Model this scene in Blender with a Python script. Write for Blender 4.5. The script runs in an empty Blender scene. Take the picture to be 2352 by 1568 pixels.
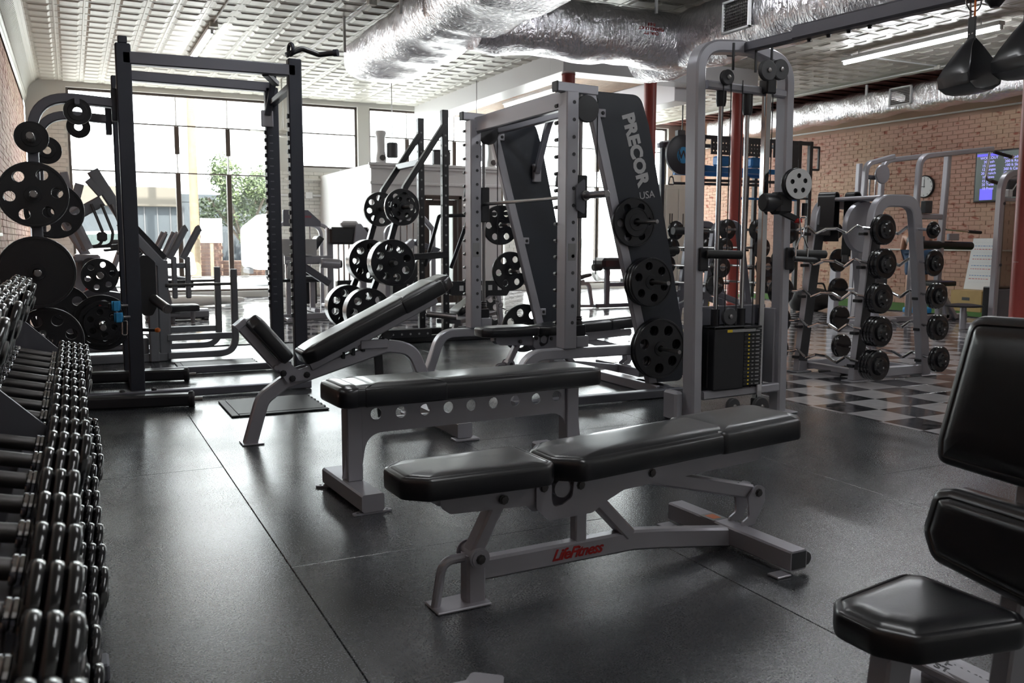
import bpy, math, random
from mathutils import Vector, Matrix
R = math.radians
PI = math.pi
rnd = random.Random(7)
S = bpy.context.scene
COL = S.collection

# ---------------------------------------------------------------- camera
cam = bpy.data.objects.new('camera', bpy.data.cameras.new('camera'))
COL.objects.link(cam)
S.camera = cam
cam.data.sensor_width = 36.0
cam.data.lens = 31.4
cam.data.clip_end = 300
yaw, pitch, roll = 0.457086, 0.112159, 0.00265
fwd = Vector((math.sin(yaw) * math.cos(pitch), math.cos(yaw) * math.cos(pitch), -math.sin(pitch)))
rgt = Vector((math.cos(yaw), -math.sin(yaw), 0))
upv = rgt.cross(fwd)
r2 = rgt * math.cos(roll) + upv * math.sin(roll)
u2 = -rgt * math.sin(roll) + upv * math.cos(roll)
cam.matrix_world = Matrix(((r2.x, u2.x, -fwd.x, 0), (r2.y, u2.y, -fwd.y, 0), (r2.z, u2.z, -fwd.z, 1.138), (0, 0, 0, 1)))
cam.data.dof.use_dof = True
cam.data.dof.focus_distance = 4.6
cam.data.dof.aperture_fstop = 7.1

# ---------------------------------------------------------------- view, world, sun
S.view_settings.view_transform = 'Standard'
S.view_settings.look = 'None'
S.view_settings.gamma = 1.0
S.view_settings.use_curve_mapping = False
S.view_settings.exposure = 0.5
S.cycles.use_denoising = True
S.cycles.max_bounces = 7
S.cycles.diffuse_bounces = 4
S.cycles.glossy_bounces = 4
S.cycles.transmission_bounces = 4
S.cycles.caustics_reflective = False
S.cycles.caustics_refractive = False
S.cycles.sample_clamp_indirect = 6.0
W = bpy.data.worlds.new('sky'); S.world = W; W.use_nodes = True
wn = W.node_tree.nodes; wl = W.node_tree.links
wn['Background'].inputs[0].default_value = (0.93, 0.97, 1.0, 1)
wn['Background'].inputs[1].default_value = 11.0
sun = bpy.data.objects.new('sun', bpy.data.lights.new('sun', 'SUN'))
COL.objects.link(sun)
sun.data.energy = 34.0; sun.data.angle = R(1.0); sun.data.color = (1.0, 0.95, 0.86)
sun.rotation_euler = (R(35), 0, R(20))
sun.location = (0, 25, 20)

def portal(x0, x1, z0, z1, y):
    l = bpy.data.objects.new('window_portal', bpy.data.lights.new('window_portal', 'AREA'))
    COL.objects.link(l)
    l.data.shape = 'RECTANGLE'; l.data.size = x1 - x0; l.data.size_y = z1 - z0
    l.location = ((x0 + x1) / 2, y, (z0 + z1) / 2)
    l.rotation_euler = (R(-90), 0, 0)
    l.data.cycles.is_portal = True
portal(0.05, 3.8, 0.3, 3.9, 18.9)
portal(4.0, 8.9, 0.3, 3.9, 18.9)
portal(9.4, 13.4, 0.3, 3.9, 18.9)

# ---------------------------------------------------------------- materials
MAT = {}
def mat(name, col, rough=0.5, metal=0.0, spec=0.5, noise=None, bump=None, coat=0.0, emit=None, alpha=None):
    """noise=(scale, amount, col2), bump=(scale, strength, distance)"""
    m = bpy.data.materials.new(name); m.use_nodes = True
    n = m.node_tree.nodes; l = m.node_tree.links; b = n['Principled BSDF']
    b.inputs['Base Color'].default_value = (*col, 1)
    b.inputs['Roughness'].default_value = rough
    b.inputs['Metallic'].default_value = metal
    b.inputs['Specular IOR Level'].default_value = spec
    if coat: b.inputs['Coat Weight'].default_value = coat; b.inputs['Coat Roughness'].default_value = 0.12
    if emit:
        b.inputs['Emission Color'].default_value = (*emit[0], 1); b.inputs['Emission Strength'].default_value = emit[1]
    if noise or bump:
        g = n.new('ShaderNodeNewGeometry')
    if noise:
        t = n.new('ShaderNodeTexNoise'); t.inputs['Scale'].default_value = noise[0]; t.inputs['Detail'].default_value = 4
        l.new(g.outputs['Position'], t.inputs['Vector'])
        r = n.new('ShaderNodeMapRange'); r.inputs[1].default_value = 0.35; r.inputs[2].default_value = 0.7
        r.inputs[3].default_value = 0; r.inputs[4].default_value = noise[1]
        l.new(t.outputs[0], r.inputs[0])
        x = n.new('ShaderNodeMix'); x.data_type = 'RGBA'
        x.inputs['A'].default_value = (*col, 1); x.inputs['B'].default_value = (*noise[2], 1)
        l.new(r.outputs[0], x.inputs['Factor']); l.new(x.outputs['Result'], b.inputs['Base Color'])
    if bump:
        t2 = n.new('ShaderNodeTexNoise'); t2.inputs['Scale'].default_value = bump[0]; t2.inputs['Detail'].default_value = 3
        l.new(g.outputs['Position'], t2.inputs['Vector'])
        bp = n.new('ShaderNodeBump'); bp.inputs['Strength'].default_value = bump[1]; bp.inputs['Distance'].default_value = bump[2]
        l.new(t2.outputs[0], bp.inputs['Height']); l.new(bp.outputs[0], b.inputs['Normal'])
    MAT[name] = m
    return m

mat('silver', (0.44, 0.43, 0.475), 0.34, 0.4, bump=(900, .12, .0004))
mat('platinum', (0.44, 0.435, 0.475), 0.32, 0.4)
mat('slate', (0.036, 0.039, 0.052), 0.38, 0.3)
mat('midgrey', (0.26, 0.265, 0.29), 0.36, 0.3)
mat('gunmetal', (0.15, 0.15, 0.175), 0.36, 0.35)
mat('black', (0.014, 0.014, 0.017), 0.36)
mat('blackgloss', (0.010, 0.010, 0.012), 0.16, coat=0.3)
mat('vinyl', (0.013, 0.013, 0.016), 0.3, bump=(260, .18, .0012), coat=0.25)
mat('rubber', (0.012, 0.012, 0.013), 0.5, bump=(500, .15, .0006))
mat('iron', (0.018, 0.018, 0.021), 0.3, 0.1)
mat('panel', (0.022, 0.026, 0.036), 0.42)
mat('chrome', (0.62, 0.62, 0.64), 0.1, 1.0)
mat('steel', (0.34, 0.33, 0.33), 0.28, 1.0)
mat('darksteel', (0.11, 0.105, 0.105), 0.34, 1.0, bump=(1400, .5, .0006))
mat('red', (0.30, 0.045, 0.035), 0.42, bump=(12, .2, .01))
mat('redplastic', (0.5, 0.03, 0.03), 0.4)
mat('white', (0.78, 0.78, 0.78), 0.5)
mat('whitegloss', (0.7, 0.7, 0.7), 0.25)
mat('wallpaint', (0.70, 0.69, 0.66), 0.55, bump=(30, .1, .005))
mat('soffitpaint', (0.80, 0.80, 0.82), 0.32)
mat('tin', (0.58, 0.565, 0.51), 0.36, noise=(0.9, .5, (0.50, 0.485, 0.43)), bump=(40, .08, .003))
mat('tinred', (0.16, 0.055, 0.045), 0.45, noise=(3, .7, (0.24, 0.11, 0.09)))
mat('plaster', (0.46, 0.32, 0.25), 0.7, noise=(1.5, .8, (0.38, 0.30, 0.22)))
mat('brown', (0.075, 0.055, 0.045), 0.45)
mat('wood', (0.33, 0.19, 0.10), 0.5, noise=(7, .7, (0.22, 0.12, 0.06)))
mat('plywood', (0.50, 0.33, 0.13), 0.55, noise=(6, .6, (0.40, 0.25, 0.09)))
mat('turf', (0.05, 0.16, 0.03), 0.8, noise=(20, .8, (0.08, 0.22, 0.05)), bump=(120, .8, .01))
mat('blue', (0.02, 0.16, 0.42), 0.45)
mat('ltblue', (0.03, 0.30, 0.62), 0.45)
mat('yellow', (0.75, 0.55, 0.03), 0.4)
mat('orange', (0.7, 0.16, 0.02), 0.4)
mat('stone', (0.35, 0.35, 0.35), 0.8)
mat('lead', (0.05, 0.05, 0.055), 0.5)
mat('tube_light', (1, 1, 1), 0.5, emit=((0.94, 0.97, 1.0), 52.0))
mat('screen_dark', (0.01, 0.012, 0.014), 0.2, emit=((0.05, 0.07, 0.06), 0.5))
mat('screen_text', (0.2, 0.2, 0.6), 0.4, emit=((0.38, 0.35, 0.9), 1.0))
mat('screen_blue', (0.05, 0.05, 0.5), 0.4, emit=((0.12, 0.1, 0.8), 0.9))
mat('graytext', (0.60, 0.60, 0.61), 0.5)
mat('redtext', (0.42, 0.02, 0.02), 0.4)
mat('graysticker', (0.3, 0.3, 0.3), 0.5)
mat('whitebrick', (0.76, 0.75, 0.71), 0.5, noise=(9, .5, (0.66, 0.65, 0.61)))
mat('mortar', (0.42, 0.27, 0.20), 0.8)
mat('whitemortar', (0.60, 0.59, 0.56), 0.8)
mat('skin', (0.45, 0.24, 0.16), 0.5)
mat('denim', (0.03, 0.07, 0.14), 0.8)
mat('hair', (0.03, 0.02, 0.015), 0.7)
mat('mirror', (0.8, 0.82, 0.8), 0.02, 1.0)
mat('smoke', (0.09, 0.08, 0.08), 0.15)
# outdoors
mat('asphalt', (0.34, 0.34, 0.34), 0.9, noise=(4, .5, (.15, .15, .15)))
mat('pavement', (0.55, 0.54, 0.51), 0.9)
mat('bluewall', (0.014, 0.019, 0.025), 0.8, noise=(1.5, .6, (.022, .028, .034)))
mat('tanwall', (0.050, 0.043, 0.034), 0.8)
mat('outbrick', (0.045, 0.018, 0.012), 0.8, noise=(5, .7, (.07, .045, .034)))
mat('bark', (0.05, 0.04, 0.03), 0.9)
mat('polewood', (0.11, 0.08, 0.05), 0.9, noise=(6, .6, (.07, .05, .03)))
mat('leaf', (0.016, 0.030, 0.007), 0.6, noise=(3, .9, (0.045, 0.062, 0.02)))
mat('carpaint', (0.35, 0.35, 0.35), 0.3)
mat('carglass', (0.04, 0.05, 0.05), 0.1)

def glass_mat():
    m = bpy.data.materials.new('glass'); m.use_nodes = True
    n = m.node_tree.nodes; l = m.node_tree.links; n.clear()
    o = n.new('ShaderNodeOutputMaterial'); mx = n.new('ShaderNodeMixShader')
    t = n.new('ShaderNodeBsdfTransparent'); g = n.new('ShaderNodeBsdfGlossy')
    g.inputs['Roughness'].default_value = 0.02
    t.inputs[0].default_value = (0.95, 0.97, 0.96, 1)
    mx.inputs[0].default_value = 0.08
    l.new(t.outputs[0], mx.inputs[1]); l.new(g.outputs[0], mx.inputs[2]); l.new(mx.outputs[0], o.inputs[0])
    MAT['glass'] = m
    m2 = m.copy(); MAT['acrylic'] = m2
    m2.node_tree.nodes[2].inputs[0].default_value = (0.6, 0.58, 0.56, 1)
    for nd in m2.node_tree.nodes:
        if nd.type == 'BSDF_TRANSPARENT': nd.inputs[0].default_value = (0.62, 0.58, 0.55, 1)
        if nd.type == 'MIX_SHADER': nd.inputs[0].default_value = 0.15
glass_mat()

def floor_mat():
    m = mat('rubber_floor', (0.030, 0.031, 0.034), 0.4, spec=1.0)
    n = m.node_tree.nodes; l = m.node_tree.links; b = n['Principled BSDF']
    g = n.new('ShaderNodeNewGeometry')
    t = n.new('ShaderNodeTexNoise'); t.inputs['Scale'].default_value = 170; t.inputs['Detail'].default_value = 3
    l.new(g.outputs['Position'], t.inputs['Vector'])
    c = n.new('ShaderNodeMapRange'); c.inputs[1].default_value = 0.3; c.inputs[2].default_value = 0.75
    c.inputs[3].default_value = 0.17; c.inputs[4].default_value = 0.36
    l.new(t.outputs[0], c.inputs[0]); 
    big = n.new('ShaderNodeTexNoise'); big.inputs['Scale'].default_value = 1.1; big.inputs['Detail'].default_value = 3
    l.new(g.outputs['Position'], big.inputs['Vector'])
    a = n.new('ShaderNodeMapRange'); a.inputs[1].default_value = .35; a.inputs[2].default_value = .65; a.inputs[3].default_value = -.05; a.inputs[4].default_value = .05
    l.new(big.outputs[0], a.inputs[0])
    ad = n.new('ShaderNodeMath'); ad.operation = 'ADD'; l.new(c.outputs[0], ad.inputs[0]); l.new(a.outputs[0], ad.inputs[1])
    l.new(ad.outputs[0], b.inputs['Roughness'])
    bp = n.new('ShaderNodeBump'); bp.inputs['Strength'].default_value = 0.5; bp.inputs['Distance'].default_value = 0.0012
    l.new(t.outputs[0], bp.inputs['Height']); l.new(bp.outputs[0], b.inputs['Normal'])
    x = n.new('ShaderNodeMix'); x.data_type = 'RGBA'
    x.inputs['A'].default_value = (0.016, 0.018, 0.021, 1); x.inputs['B'].default_value = (0.056, 0.060, 0.066, 1)
    l.new(t.outputs[0], x.inputs['Factor']); l.new(x.outputs['Result'], b.inputs['Base Color'])
floor_mat()
def tile_mat(name, c1, c2):
    m = mat(name, c1, 0.10, spec=0.8)
    n = m.node_tree.nodes; l = m.node_tree.links; b = n['Principled BSDF']
    g = n.new('ShaderNodeNewGeometry')
    t = n.new('ShaderNodeTexNoise'); t.inputs['Scale'].default_value = 14; t.inputs['Detail'].default_value = 6
    l.new(g.outputs['Position'], t.inputs['Vector'])
    x = n.new('ShaderNodeMix'); x.data_type = 'RGBA'
    x.inputs['A'].default_value = (*c1, 1); x.inputs['B'].default_value = (*c2, 1)
    l.new(t.outputs[0], x.inputs['Factor']); l.new(x.outputs['Result'], b.inputs['Base Color'])
    r = n.new('ShaderNodeMapRange'); r.inputs[1].default_value = .3; r.inputs[2].default_value = .7; r.inputs[3].default_value = .05; r.inputs[4].default_value = .2
    l.new(t.outputs[0], r.inputs[0]); l.new(r.outputs[0], b.inputs['Roughness'])
tile_mat('tile_white', (0.42, 0.40, 0.42), (0.54, 0.52, 0.53))
tile_mat('tile_black', (0.012, 0.012, 0.018), (0.05, 0.05, 0.055))

def brick_mat():
    m = mat('brick', (0.40, 0.24, 0.17), 0.75)
    n = m.node_tree.nodes; l = m.node_tree.links; b = n['Principled BSDF']
    g = n.new('ShaderNodeNewGeometry')
    mp = n.new('ShaderNodeMapping'); mp.inputs['Scale'].default_value = (1, 1.7, 4.5)
    l.new(g.outputs['Position'], mp.inputs['Vector'])
    a = n.new('ShaderNodeTexNoise'); a.inputs['Scale'].default_value = 0.5; a.inputs['Detail'].default_value = 5
    l.new(g.outputs['Position'], a.inputs['Vector'])
    c = n.new('ShaderNodeTexNoise'); c.inputs['Scale'].default_value = 3.4; c.inputs['Detail'].default_value = 3
    l.new(mp.outputs[0], c.inputs['Vector'])
    x = n.new('ShaderNodeMix'); x.data_type = 'RGBA'
    x.inputs['A'].default_value = (0.50, 0.29, 0.225, 1); x.inputs['B'].default_value = (0.50, 0.33, 0.23, 1)
    r0 = n.new('ShaderNodeMapRange'); r0.inputs[1].default_value = .4; r0.inputs[2].default_value = .6
    l.new(a.outputs[0], r0.inputs[0]); l.new(r0.outputs[0], x.inputs['Factor'])
    r = n.new('ShaderNodeMapRange'); r.inputs[1].default_value = .59; r.inputs[2].default_value = .66
    l.new(c.outputs[0], r.inputs[0])
    y = n.new('ShaderNodeMix'); y.data_type = 'RGBA'; y.inputs['B'].default_value = (0.27, 0.075, 0.045, 1)
    l.new(x.outputs['Result'], y.inputs['A']); l.new(r.outputs[0], y.inputs['Factor']); l.new(y.outputs['Result'], b.inputs['Base Color'])
brick_mat()
def foil_mat():
    m = mat('foil', (0.88, 0.86, 0.90), 0.22, 0.97)
    n = m.node_tree.nodes; l = m.node_tree.links; b = n['Principled BSDF']
    g = n.new('ShaderNodeNewGeometry')
    t = n.new('ShaderNodeTexNoise'); t.inputs['Scale'].default_value = 5; t.inputs['Detail'].default_value = 5; t.inputs['Distortion'].default_value = 1.2
    l.new(g.outputs['Position'], t.inputs['Vector'])
    v = n.new('ShaderNodeTexVoronoi'); v.inputs['Scale'].default_value = 9; v.feature = 'SMOOTH_F1'
    l.new(g.outputs['Position'], v.inputs['Vector'])
    ad = n.new('ShaderNodeMath'); ad.operation = 'MULTIPLY_ADD'; ad.inputs[1].default_value = .35
    l.new(v.outputs['Distance'], ad.inputs[0]); l.new(t.outputs[0], ad.inputs[2])
    t3 = n.new('ShaderNodeTexNoise'); t3.inputs['Scale'].default_value = 15; t3.inputs['Detail'].default_value = 6; t3.inputs['Distortion'].default_value = 2.0
    mp = n.new('ShaderNodeMapping'); mp.inputs['Scale'].default_value = (1.0, 1.0, .35)
    l.new(g.outputs['Position'], mp.inputs['Vector']); l.new(mp.outputs[0], t3.inputs['Vector'])
    m3 = n.new('ShaderNodeMath'); m3.operation = 'MULTIPLY_ADD'; m3.inputs[1].default_value = 1.5
    l.new(t3.outputs[0], m3.inputs[0]); l.new(ad.outputs[0], m3.inputs[2]); ad = m3
    bp = n.new('ShaderNodeBump'); bp.inputs['Strength'].default_value = 0.5; bp.inputs['Distance'].default_value = 0.03
    l.new(ad.outputs[0], bp.inputs['Height']); l.new(bp.outputs[0], b.inputs['Normal'])
foil_mat()

# ---------------------------------------------------------------- mesh kit
class MB:
    def __init__(s): s.v = []; s.f = []
    def add(s, vs, fs):
        o = len(s.v); s.v += [tuple(v) for v in vs]; s.f += [tuple(i + o for i in f) for f in fs]; return s
    def box(s, x0, x1, y0, y1, z0, z1, b=0.0, M=None):
        x0, x1 = sorted((x0, x1)); y0, y1 = sorted((y0, y1)); z0, z1 = sorted((z0, z1))
        b = min(b, (x1 - x0) * .45, (y1 - y0) * .45, (z1 - z0) * .45)
        if b <= 0:
            vs = [(x, y, z) for x in (x0, x1) for y in (y0, y1) for z in (z0, z1)]
            fs = [(0, 1, 3, 2), (4, 6, 7, 5), (0, 4, 5, 1), (2, 3, 7, 6), (0, 2, 6, 4), (1, 5, 7, 3)]
        else:
            vs = []; idx = {}
            for i, x in enumerate((x0, x1)):
                for j, y in enumerate((y0, y1)):
                    for k, z in enumerate((z0, z1)):
                        sx, sy, sz = (b if i == 0 else -b), (b if j == 0 else -b), (b if k == 0 else -b)
                        idx[i, j, k, 0] = len(vs); vs.append((x, y + sy, z + sz))
                        idx[i, j, k, 1] = len(vs); vs.append((x + sx, y, z + sz))
                        idx[i, j, k, 2] = len(vs); vs.append((x + sx, y + sy, z))
            fs = []
            q = ((0, 0), (0, 1), (1, 1), (1, 0))
            for a in (0, 1):
                f = [idx[a, j, k, 0] for j, k in q]; fs.append(tuple(f if a else f[::-1]))
                f = [idx[j, a, k, 1] for j, k in q]; fs.append(tuple(f[::-1] if a else f))
                f = [idx[j, k, a, 2] for j, k in q]; fs.append(tuple(f if a else f[::-1]))
            for i in (0, 1):
                for j in (0, 1):
                    fl = (i + j) % 2
                    f = (idx[i, j, 0, 0], idx[i, j, 1, 0], idx[i, j, 1, 1], idx[i, j, 0, 1]); fs.append(f[::-1] if not fl else f)
                    f = (idx[i, 0, j, 0], idx[i, 1, j, 0], idx[i, 1, j, 2], idx[i, 0, j, 2]); fs.append(f if not fl else f[::-1])
                    f = (idx[0, i, j, 1], idx[1, i, j, 1], idx[1, i, j, 2], idx[0, i, j, 2]); fs.append(f[::-1] if not fl else f)
                    for k in (0, 1):
                        f = (idx[i, j, k, 0], idx[i, j, k, 1], idx[i, j, k, 2]); fs.append(f if (i + j + k) % 2 else f[::-1])
        if M is not None: vs = [M @ Vector(v) for v in vs]
        return s.add(vs, fs)
    def sweep(s, pts, sec, up=(0, 0, 1), closed=False, cap=True):
        """sec: list of (side, up) offsets, ccw"""
        pts = [Vector(p) for p in pts]; n = len(pts); m = len(sec); up = Vector(up).normalized()
        dirs = []
        for i in range(n):
            if closed: a, b = pts[i - 1], pts[(i + 1) % n]; d0 = (pts[i] - a).normalized(); d1 = (b - pts[i]).normalized()
            else:
                d0 = (pts[i] - pts[i - 1]).normalized() if i > 0 else None
                d1 = (pts[i + 1] - pts[i]).normalized() if i < n - 1 else None
                d0 = d0 or d1; d1 = d1 or d0
            dirs.append((d0, d1))
        vs = []
        side = None
        for i in range(n):
            d0, d1 = dirs[i]; t = (d0 + d1).normalized()
            sd = t.cross(up)
            if sd.length < 0.08: sd = side if side is not None else t.orthogonal()
            sd = sd - t * sd.dot(t); sd.normalize()
            if side is not None and sd.dot(side) < 0: sd = -sd
            side = sd; u = sd.cross(t).normalized()
            c = max(0.35, math.sqrt(max(0, (1 + d0.dot(d1)) / 2))); bend = (d1 - d0)
            for (a, b2) in sec:
                o = sd * a + u * b2
                if bend.length > 1e-4:
                    bn = bend.normalized(); k = o.dot(bn); o = o + bn * k * (1 / c - 1)
                vs.append(pts[i] + o)
        fs = []
        rn = n if closed else n - 1
        for i in range(rn):
            for j in range(m):
                a = i * m + j; b = i * m + (j + 1) % m; c2 = ((i + 1) % n) * m + (j + 1) % m; d = ((i + 1) % n) * m + j
                fs.append((a, b, c2, d))
        if cap and not closed:
            fs.append(tuple(range(m))[::-1]); fs.append(tuple((n - 1) * m + j for j in range(m)))
        return s.add(vs, fs)
    def tube(s, pts, r, n=10, closed=False, up=(0.13, 0.21, 0.97)):
        return s.sweep(pts, [(r * math.cos(2 * PI * i / n), r * math.sin(2 * PI * i / n)) for i in range(n)], up, closed)
    def beam(s, pts, w, h, b=0.006, up=(0, 0, 1)):
        b = min(b, w * .3, h * .3); x, y = w / 2, h / 2
        sec = [(-x + b, -y), (x - b, -y), (x, -y + b), (x, y - b), (x - b, y), (-x + b, y), (-x, y - b), (-x, -y + b)]
        return s.sweep(pts, sec, up)
    def lathe(s, prof, o, ax, n=24, cap=True):
        """prof list of (radius, distance along ax)"""
        o = Vector(o); ax = Vector(ax).normalized(); e1 = ax.orthogonal().normalized(); e2 = ax.cross(e1)
        vs = []; m = len(prof)
        for (r, h) in prof:
            for i in range(n):
                a = 2 * PI * i / n
                vs.append(o + ax * h + (e1 * math.cos(a) + e2 * math.sin(a)) * max(r, 1e-4))
        fs = []
        for k in range(m - 1):
            for i in range(n):
                fs.append((k * n + i, k * n + (i + 1) % n, (k + 1) * n + (i + 1) % n, (k + 1) * n + i))
        if cap: fs.append(tuple(range(n))[::-1]); fs.append(tuple((m - 1) * n + i for i in range(n)))
        return s.add(vs, fs)
    def cyl(s, p0, p1, r, n=16, b=0.0):
        p0 = Vector(p0); p1 = Vector(p1); L = (p1 - p0).length
        pr = [(r, 0), (r, L)] if b <= 0 else [(r - b, 0), (r, b), (r, L - b), (r - b, L)]
        return s.lathe(pr, p0, p1 - p0, n)
    def ring(s, o, ax, R0, r, n=24, m=8):
        o = Vector(o); ax = Vector(ax).normalized(); e1 = ax.orthogonal().normalized(); e2 = ax.cross(e1)
        return s.tube([o + (e1 * math.cos(2 * PI * i / n) + e2 * math.sin(2 * PI * i / n)) * R0 for i in range(n)], r, m, closed=True, up=ax)
    def prism(s, poly, t0, t1, plane='xz', b=0.0):
        """poly 2D list; extruded between t0 and t1 along the remaining axis"""
        def P(a, c, t): return (a, t, c) if plane == 'xz' else ((t, a, c) if plane == 'yz' else (a, c, t))
        n = len(poly)
        vs = [P(a, c, t0) for a, c in poly] + [P(a, c, t1) for a, c in poly]
        fs = [tuple(range(n)), tuple(range(2 * n - 1, n - 1, -1))]
        for i in range(n): j = (i + 1) % n; fs.append((i, i + n, j + n, j))
        return s.add(vs, fs)
    def pad(s, outline, th, M=None, er=0.018, crown=0.012, seam=True, slope=None):
        """upholstered cushion: outline ccw 2D loop, bottom at z=0"""
        n = len(outline); P = [Vector((a, b)) for a, b in outline]
        N = []
        for i in range(n):
            d = (P[(i + 1) % n] - P[i - 1]).normalized(); N.append(Vector((d.y, -d.x)))
        c = sum(P, Vector((0, 0))) / n
        rings = []
        def rg(off, z): rings.append([(p.x - q.x * off, p.y - q.y * off, z) for p, q in zip(P, N)])
        e = er
        rg(e * .8, 0); rg(e * .2, e * .25); rg(0, e * .7)
        if seam: rg(0, th * .5); rg(0.0025, th * .5 + .003) if False else None
        rg(0, th - e)
        rg(e * .13, th - e * .5); rg(e * .42, th - e * .16); rg(e, th)
        if seam:
            rg(e + .003, th - .0025); rg(e + .007, th + .001)
        base = e + (.007 if seam else 0)
        z0 = th
        q0 = [(p.x - q.x * base, p.y - q.y * base) for p, q in zip(P, N)]
        for t, k in ((.05, .38), (.11, .68), (.20, .88), (.34, .98), (.6, 1.0)):
            rings.append([(x + (c.x - x) * t, y + (c.y - y) * t, z0 + crown * k) for x, y in q0])
        vs = [v for r in rings for v in r]; m = len(rings)
        fs = []
        for k in range(m - 1):
            for i in range(n): fs.append((k * n + i, k * n + (i + 1) % n, (k + 1) * n + (i + 1) % n, (k + 1) * n + i))
        vs.append((c.x, c.y, z0 + crown)); ci = len(vs) - 1
        for i in range(n): fs.append(((m - 1) * n + i, (m - 1) * n + (i + 1) % n, ci))
        fs.append(tuple(range(n))[::-1])
        if M is not None: vs = [M @ Vector(v) for v in vs]
        return s.add(vs, fs)
    def mesh(s, name, m, angle=0.6):
        me = bpy.data.meshes.new(name)
        me.from_pydata([tuple(v) for v in s.v], [], s.f)
        me.materials.append(MAT[m] if isinstance(m, str) else m)
        fix(me, angle)
        return me
    def build(s, name, m, parent=None, **k):
        return obj(name, s.mesh(name, m), parent, **k)

import bmesh
def fix(me, angle=0.6):
    bm = bmesh.new(); bm.from_mesh(me)
    bmesh.ops.recalc_face_normals(bm, faces=bm.faces)
    for f in bm.faces: f.smooth = True
    for e in bm.edges:
        if len(e.link_faces) != 2 or e.calc_face_angle(0) > angle: e.smooth = False
    bm.to_mesh(me); bm.free()

def obj(name, me, parent=None, loc=None, rz=None, label=None, kind=None):
    o = bpy.data.objects.new(name, me); COL.objects.link(o)
    if parent is not None: o.parent = parent
    if loc is not None: o.location = loc
    if rz is not None: o.rotation_euler = (0, 0, rz)
    if label: o['label'] = label
    if kind: o['kind'] = kind
    return o
def thing(name, label, cat, loc=(0, 0, 0), rz=0.0, group=None):
    o = bpy.data.objects.new(name, None); COL.objects.link(o)
    o.location = loc; o.rotation_euler = (0, 0, rz); o['label'] = label; o['category'] = cat
    o.empty_display_size = 0.1
    if group: o['group'] = group
    return o
def tag(o, label, cat, group=None):
    o['label'] = label; o['category'] = cat
    if group: o['group'] = group
    return o
def dup(root, loc=None, rot=None, label=None, group=None):
    r = root.copy(); COL.objects.link(r)
    if loc is not None: r.location = loc
    if rot is not None: r.rotation_euler = rot
    if label: r['label'] = label
    if group: r['group'] = group
    for ch in list(root.children):
        c = ch.copy(); COL.objects.link(c); c.parent = r
        for g in list(ch.children):
            d = g.copy(); COL.objects.link(d); d.parent = c
    return r
def struct(name, me_or_mb, m=None, parent=None):
    me = me_or_mb.mesh(name, m) if isinstance(me_or_mb, MB) else me_or_mb
    return obj(name, me, parent, kind='structure')

def rc(pts, r, n=6, closed=False):
    """round the corners of a polyline"""
    pts = [Vector(p) for p in pts]; out = []
    N = len(pts)
    for i in range(N):
        if not closed and (i == 0 or i == N - 1): out.append(pts[i]); continue
        a = pts[i - 1] - pts[i]; b = pts[(i + 1) % N] - pts[i]
        rr = r[i] if isinstance(r, (list, tuple)) else r
        if rr <= 0: out.append(pts[i]); continue
        ang = a.angle(b); d = min(rr / math.tan(ang / 2), a.length * .49, b.length * .49)
        p0 = pts[i] + a.normalized() * d; p1 = pts[i] + b.normalized() * d
        for k in range(n + 1):
            t = k / n; out.append(p0 * (1 - t) ** 2 + pts[i] * 2 * t * (1 - t) + p1 * t * t)
    return out
def rc2(pts, r, n=5):
    return [(p.x, p.y) for p in rc([(a, b, 0) for a, b in pts], r, n, closed=True)]
def rrect(x0, x1, y0, y1, r, n=5):
    return rc2([(x0, y0), (x1, y0), (x1, y1), (x0, y1)], r, n)
def circ(cx, cy, r, n=20):
    return [(cx + r * math.cos(2 * PI * i / n), cy + r * math.sin(2 * PI * i / n)) for i in range(n)]
def curve_mesh(loops, depth, bev=0.0, name='plate'):
    """flat sheet with holes in local XY, thickness depth centred on z=0"""
    cu = bpy.data.curves.new(name, 'CURVE'); cu.dimensions = '2D'; cu.fill_mode = 'BOTH'
    cu.extrude = depth / 2 - bev; cu.bevel_depth = bev; cu.bevel_resolution = 1 if bev else 0; cu.offset = -bev
    for lp in loops:
        sp = cu.splines.new('POLY'); sp.points.add(len(lp) - 1); sp.use_cyclic_u = True
        for p, q in zip(sp.points, lp): p.co = (q[0], q[1], 0, 1)
    o = bpy.data.objects.new('tmp', cu); COL.objects.link(o)
    dg = bpy.context.evaluated_depsgraph_get()
    me = bpy.data.meshes.new_from_object(o.evaluated_get(dg)); me.name = name
    bpy.data.objects.remove(o); bpy.data.curves.remove(cu)
    fix(me, 0.6)
    return me
def text_mesh(txt, size, depth=0.001, space=1.0, shear=0.0, off=0.0, align='CENTER'):
    cu = bpy.data.curves.new('lettering', 'FONT'); cu.body = txt; cu.size = size; cu.extrude = depth
    cu.space_character = space; cu.shear = shear; cu.offset = off; cu.align_x = align; cu.align_y = 'CENTER'
    cu.resolution_u = 3
    o = bpy.data.objects.new('tmp', cu); COL.objects.link(o)
    dg = bpy.context.evaluated_depsgraph_get()
    me = bpy.data.meshes.new_from_object(o.evaluated_get(dg)); me.name = 'lettering'
    bpy.data.objects.remove(o); bpy.data.curves.remove(cu)
    return me
def setmat(me, m):
    me.materials.clear(); me.materials.append(MAT[m]); return me
def xform(me, M): me.transform(M); return me
XZ = Matrix(((1, 0, 0, 0), (0, 0, -1, 0), (0, 1, 0, 0), (0, 0, 0, 1)))   # local XY plane stood up facing -Y
def bolt(mb, p, ax, r=.012, h=.008):
    mb.lathe([(r * 1.35, 0), (r * 1.35, h * .3), (r, h * .35), (r, h), (r * .6, h * 1.1)], p, ax, 8)
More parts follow.
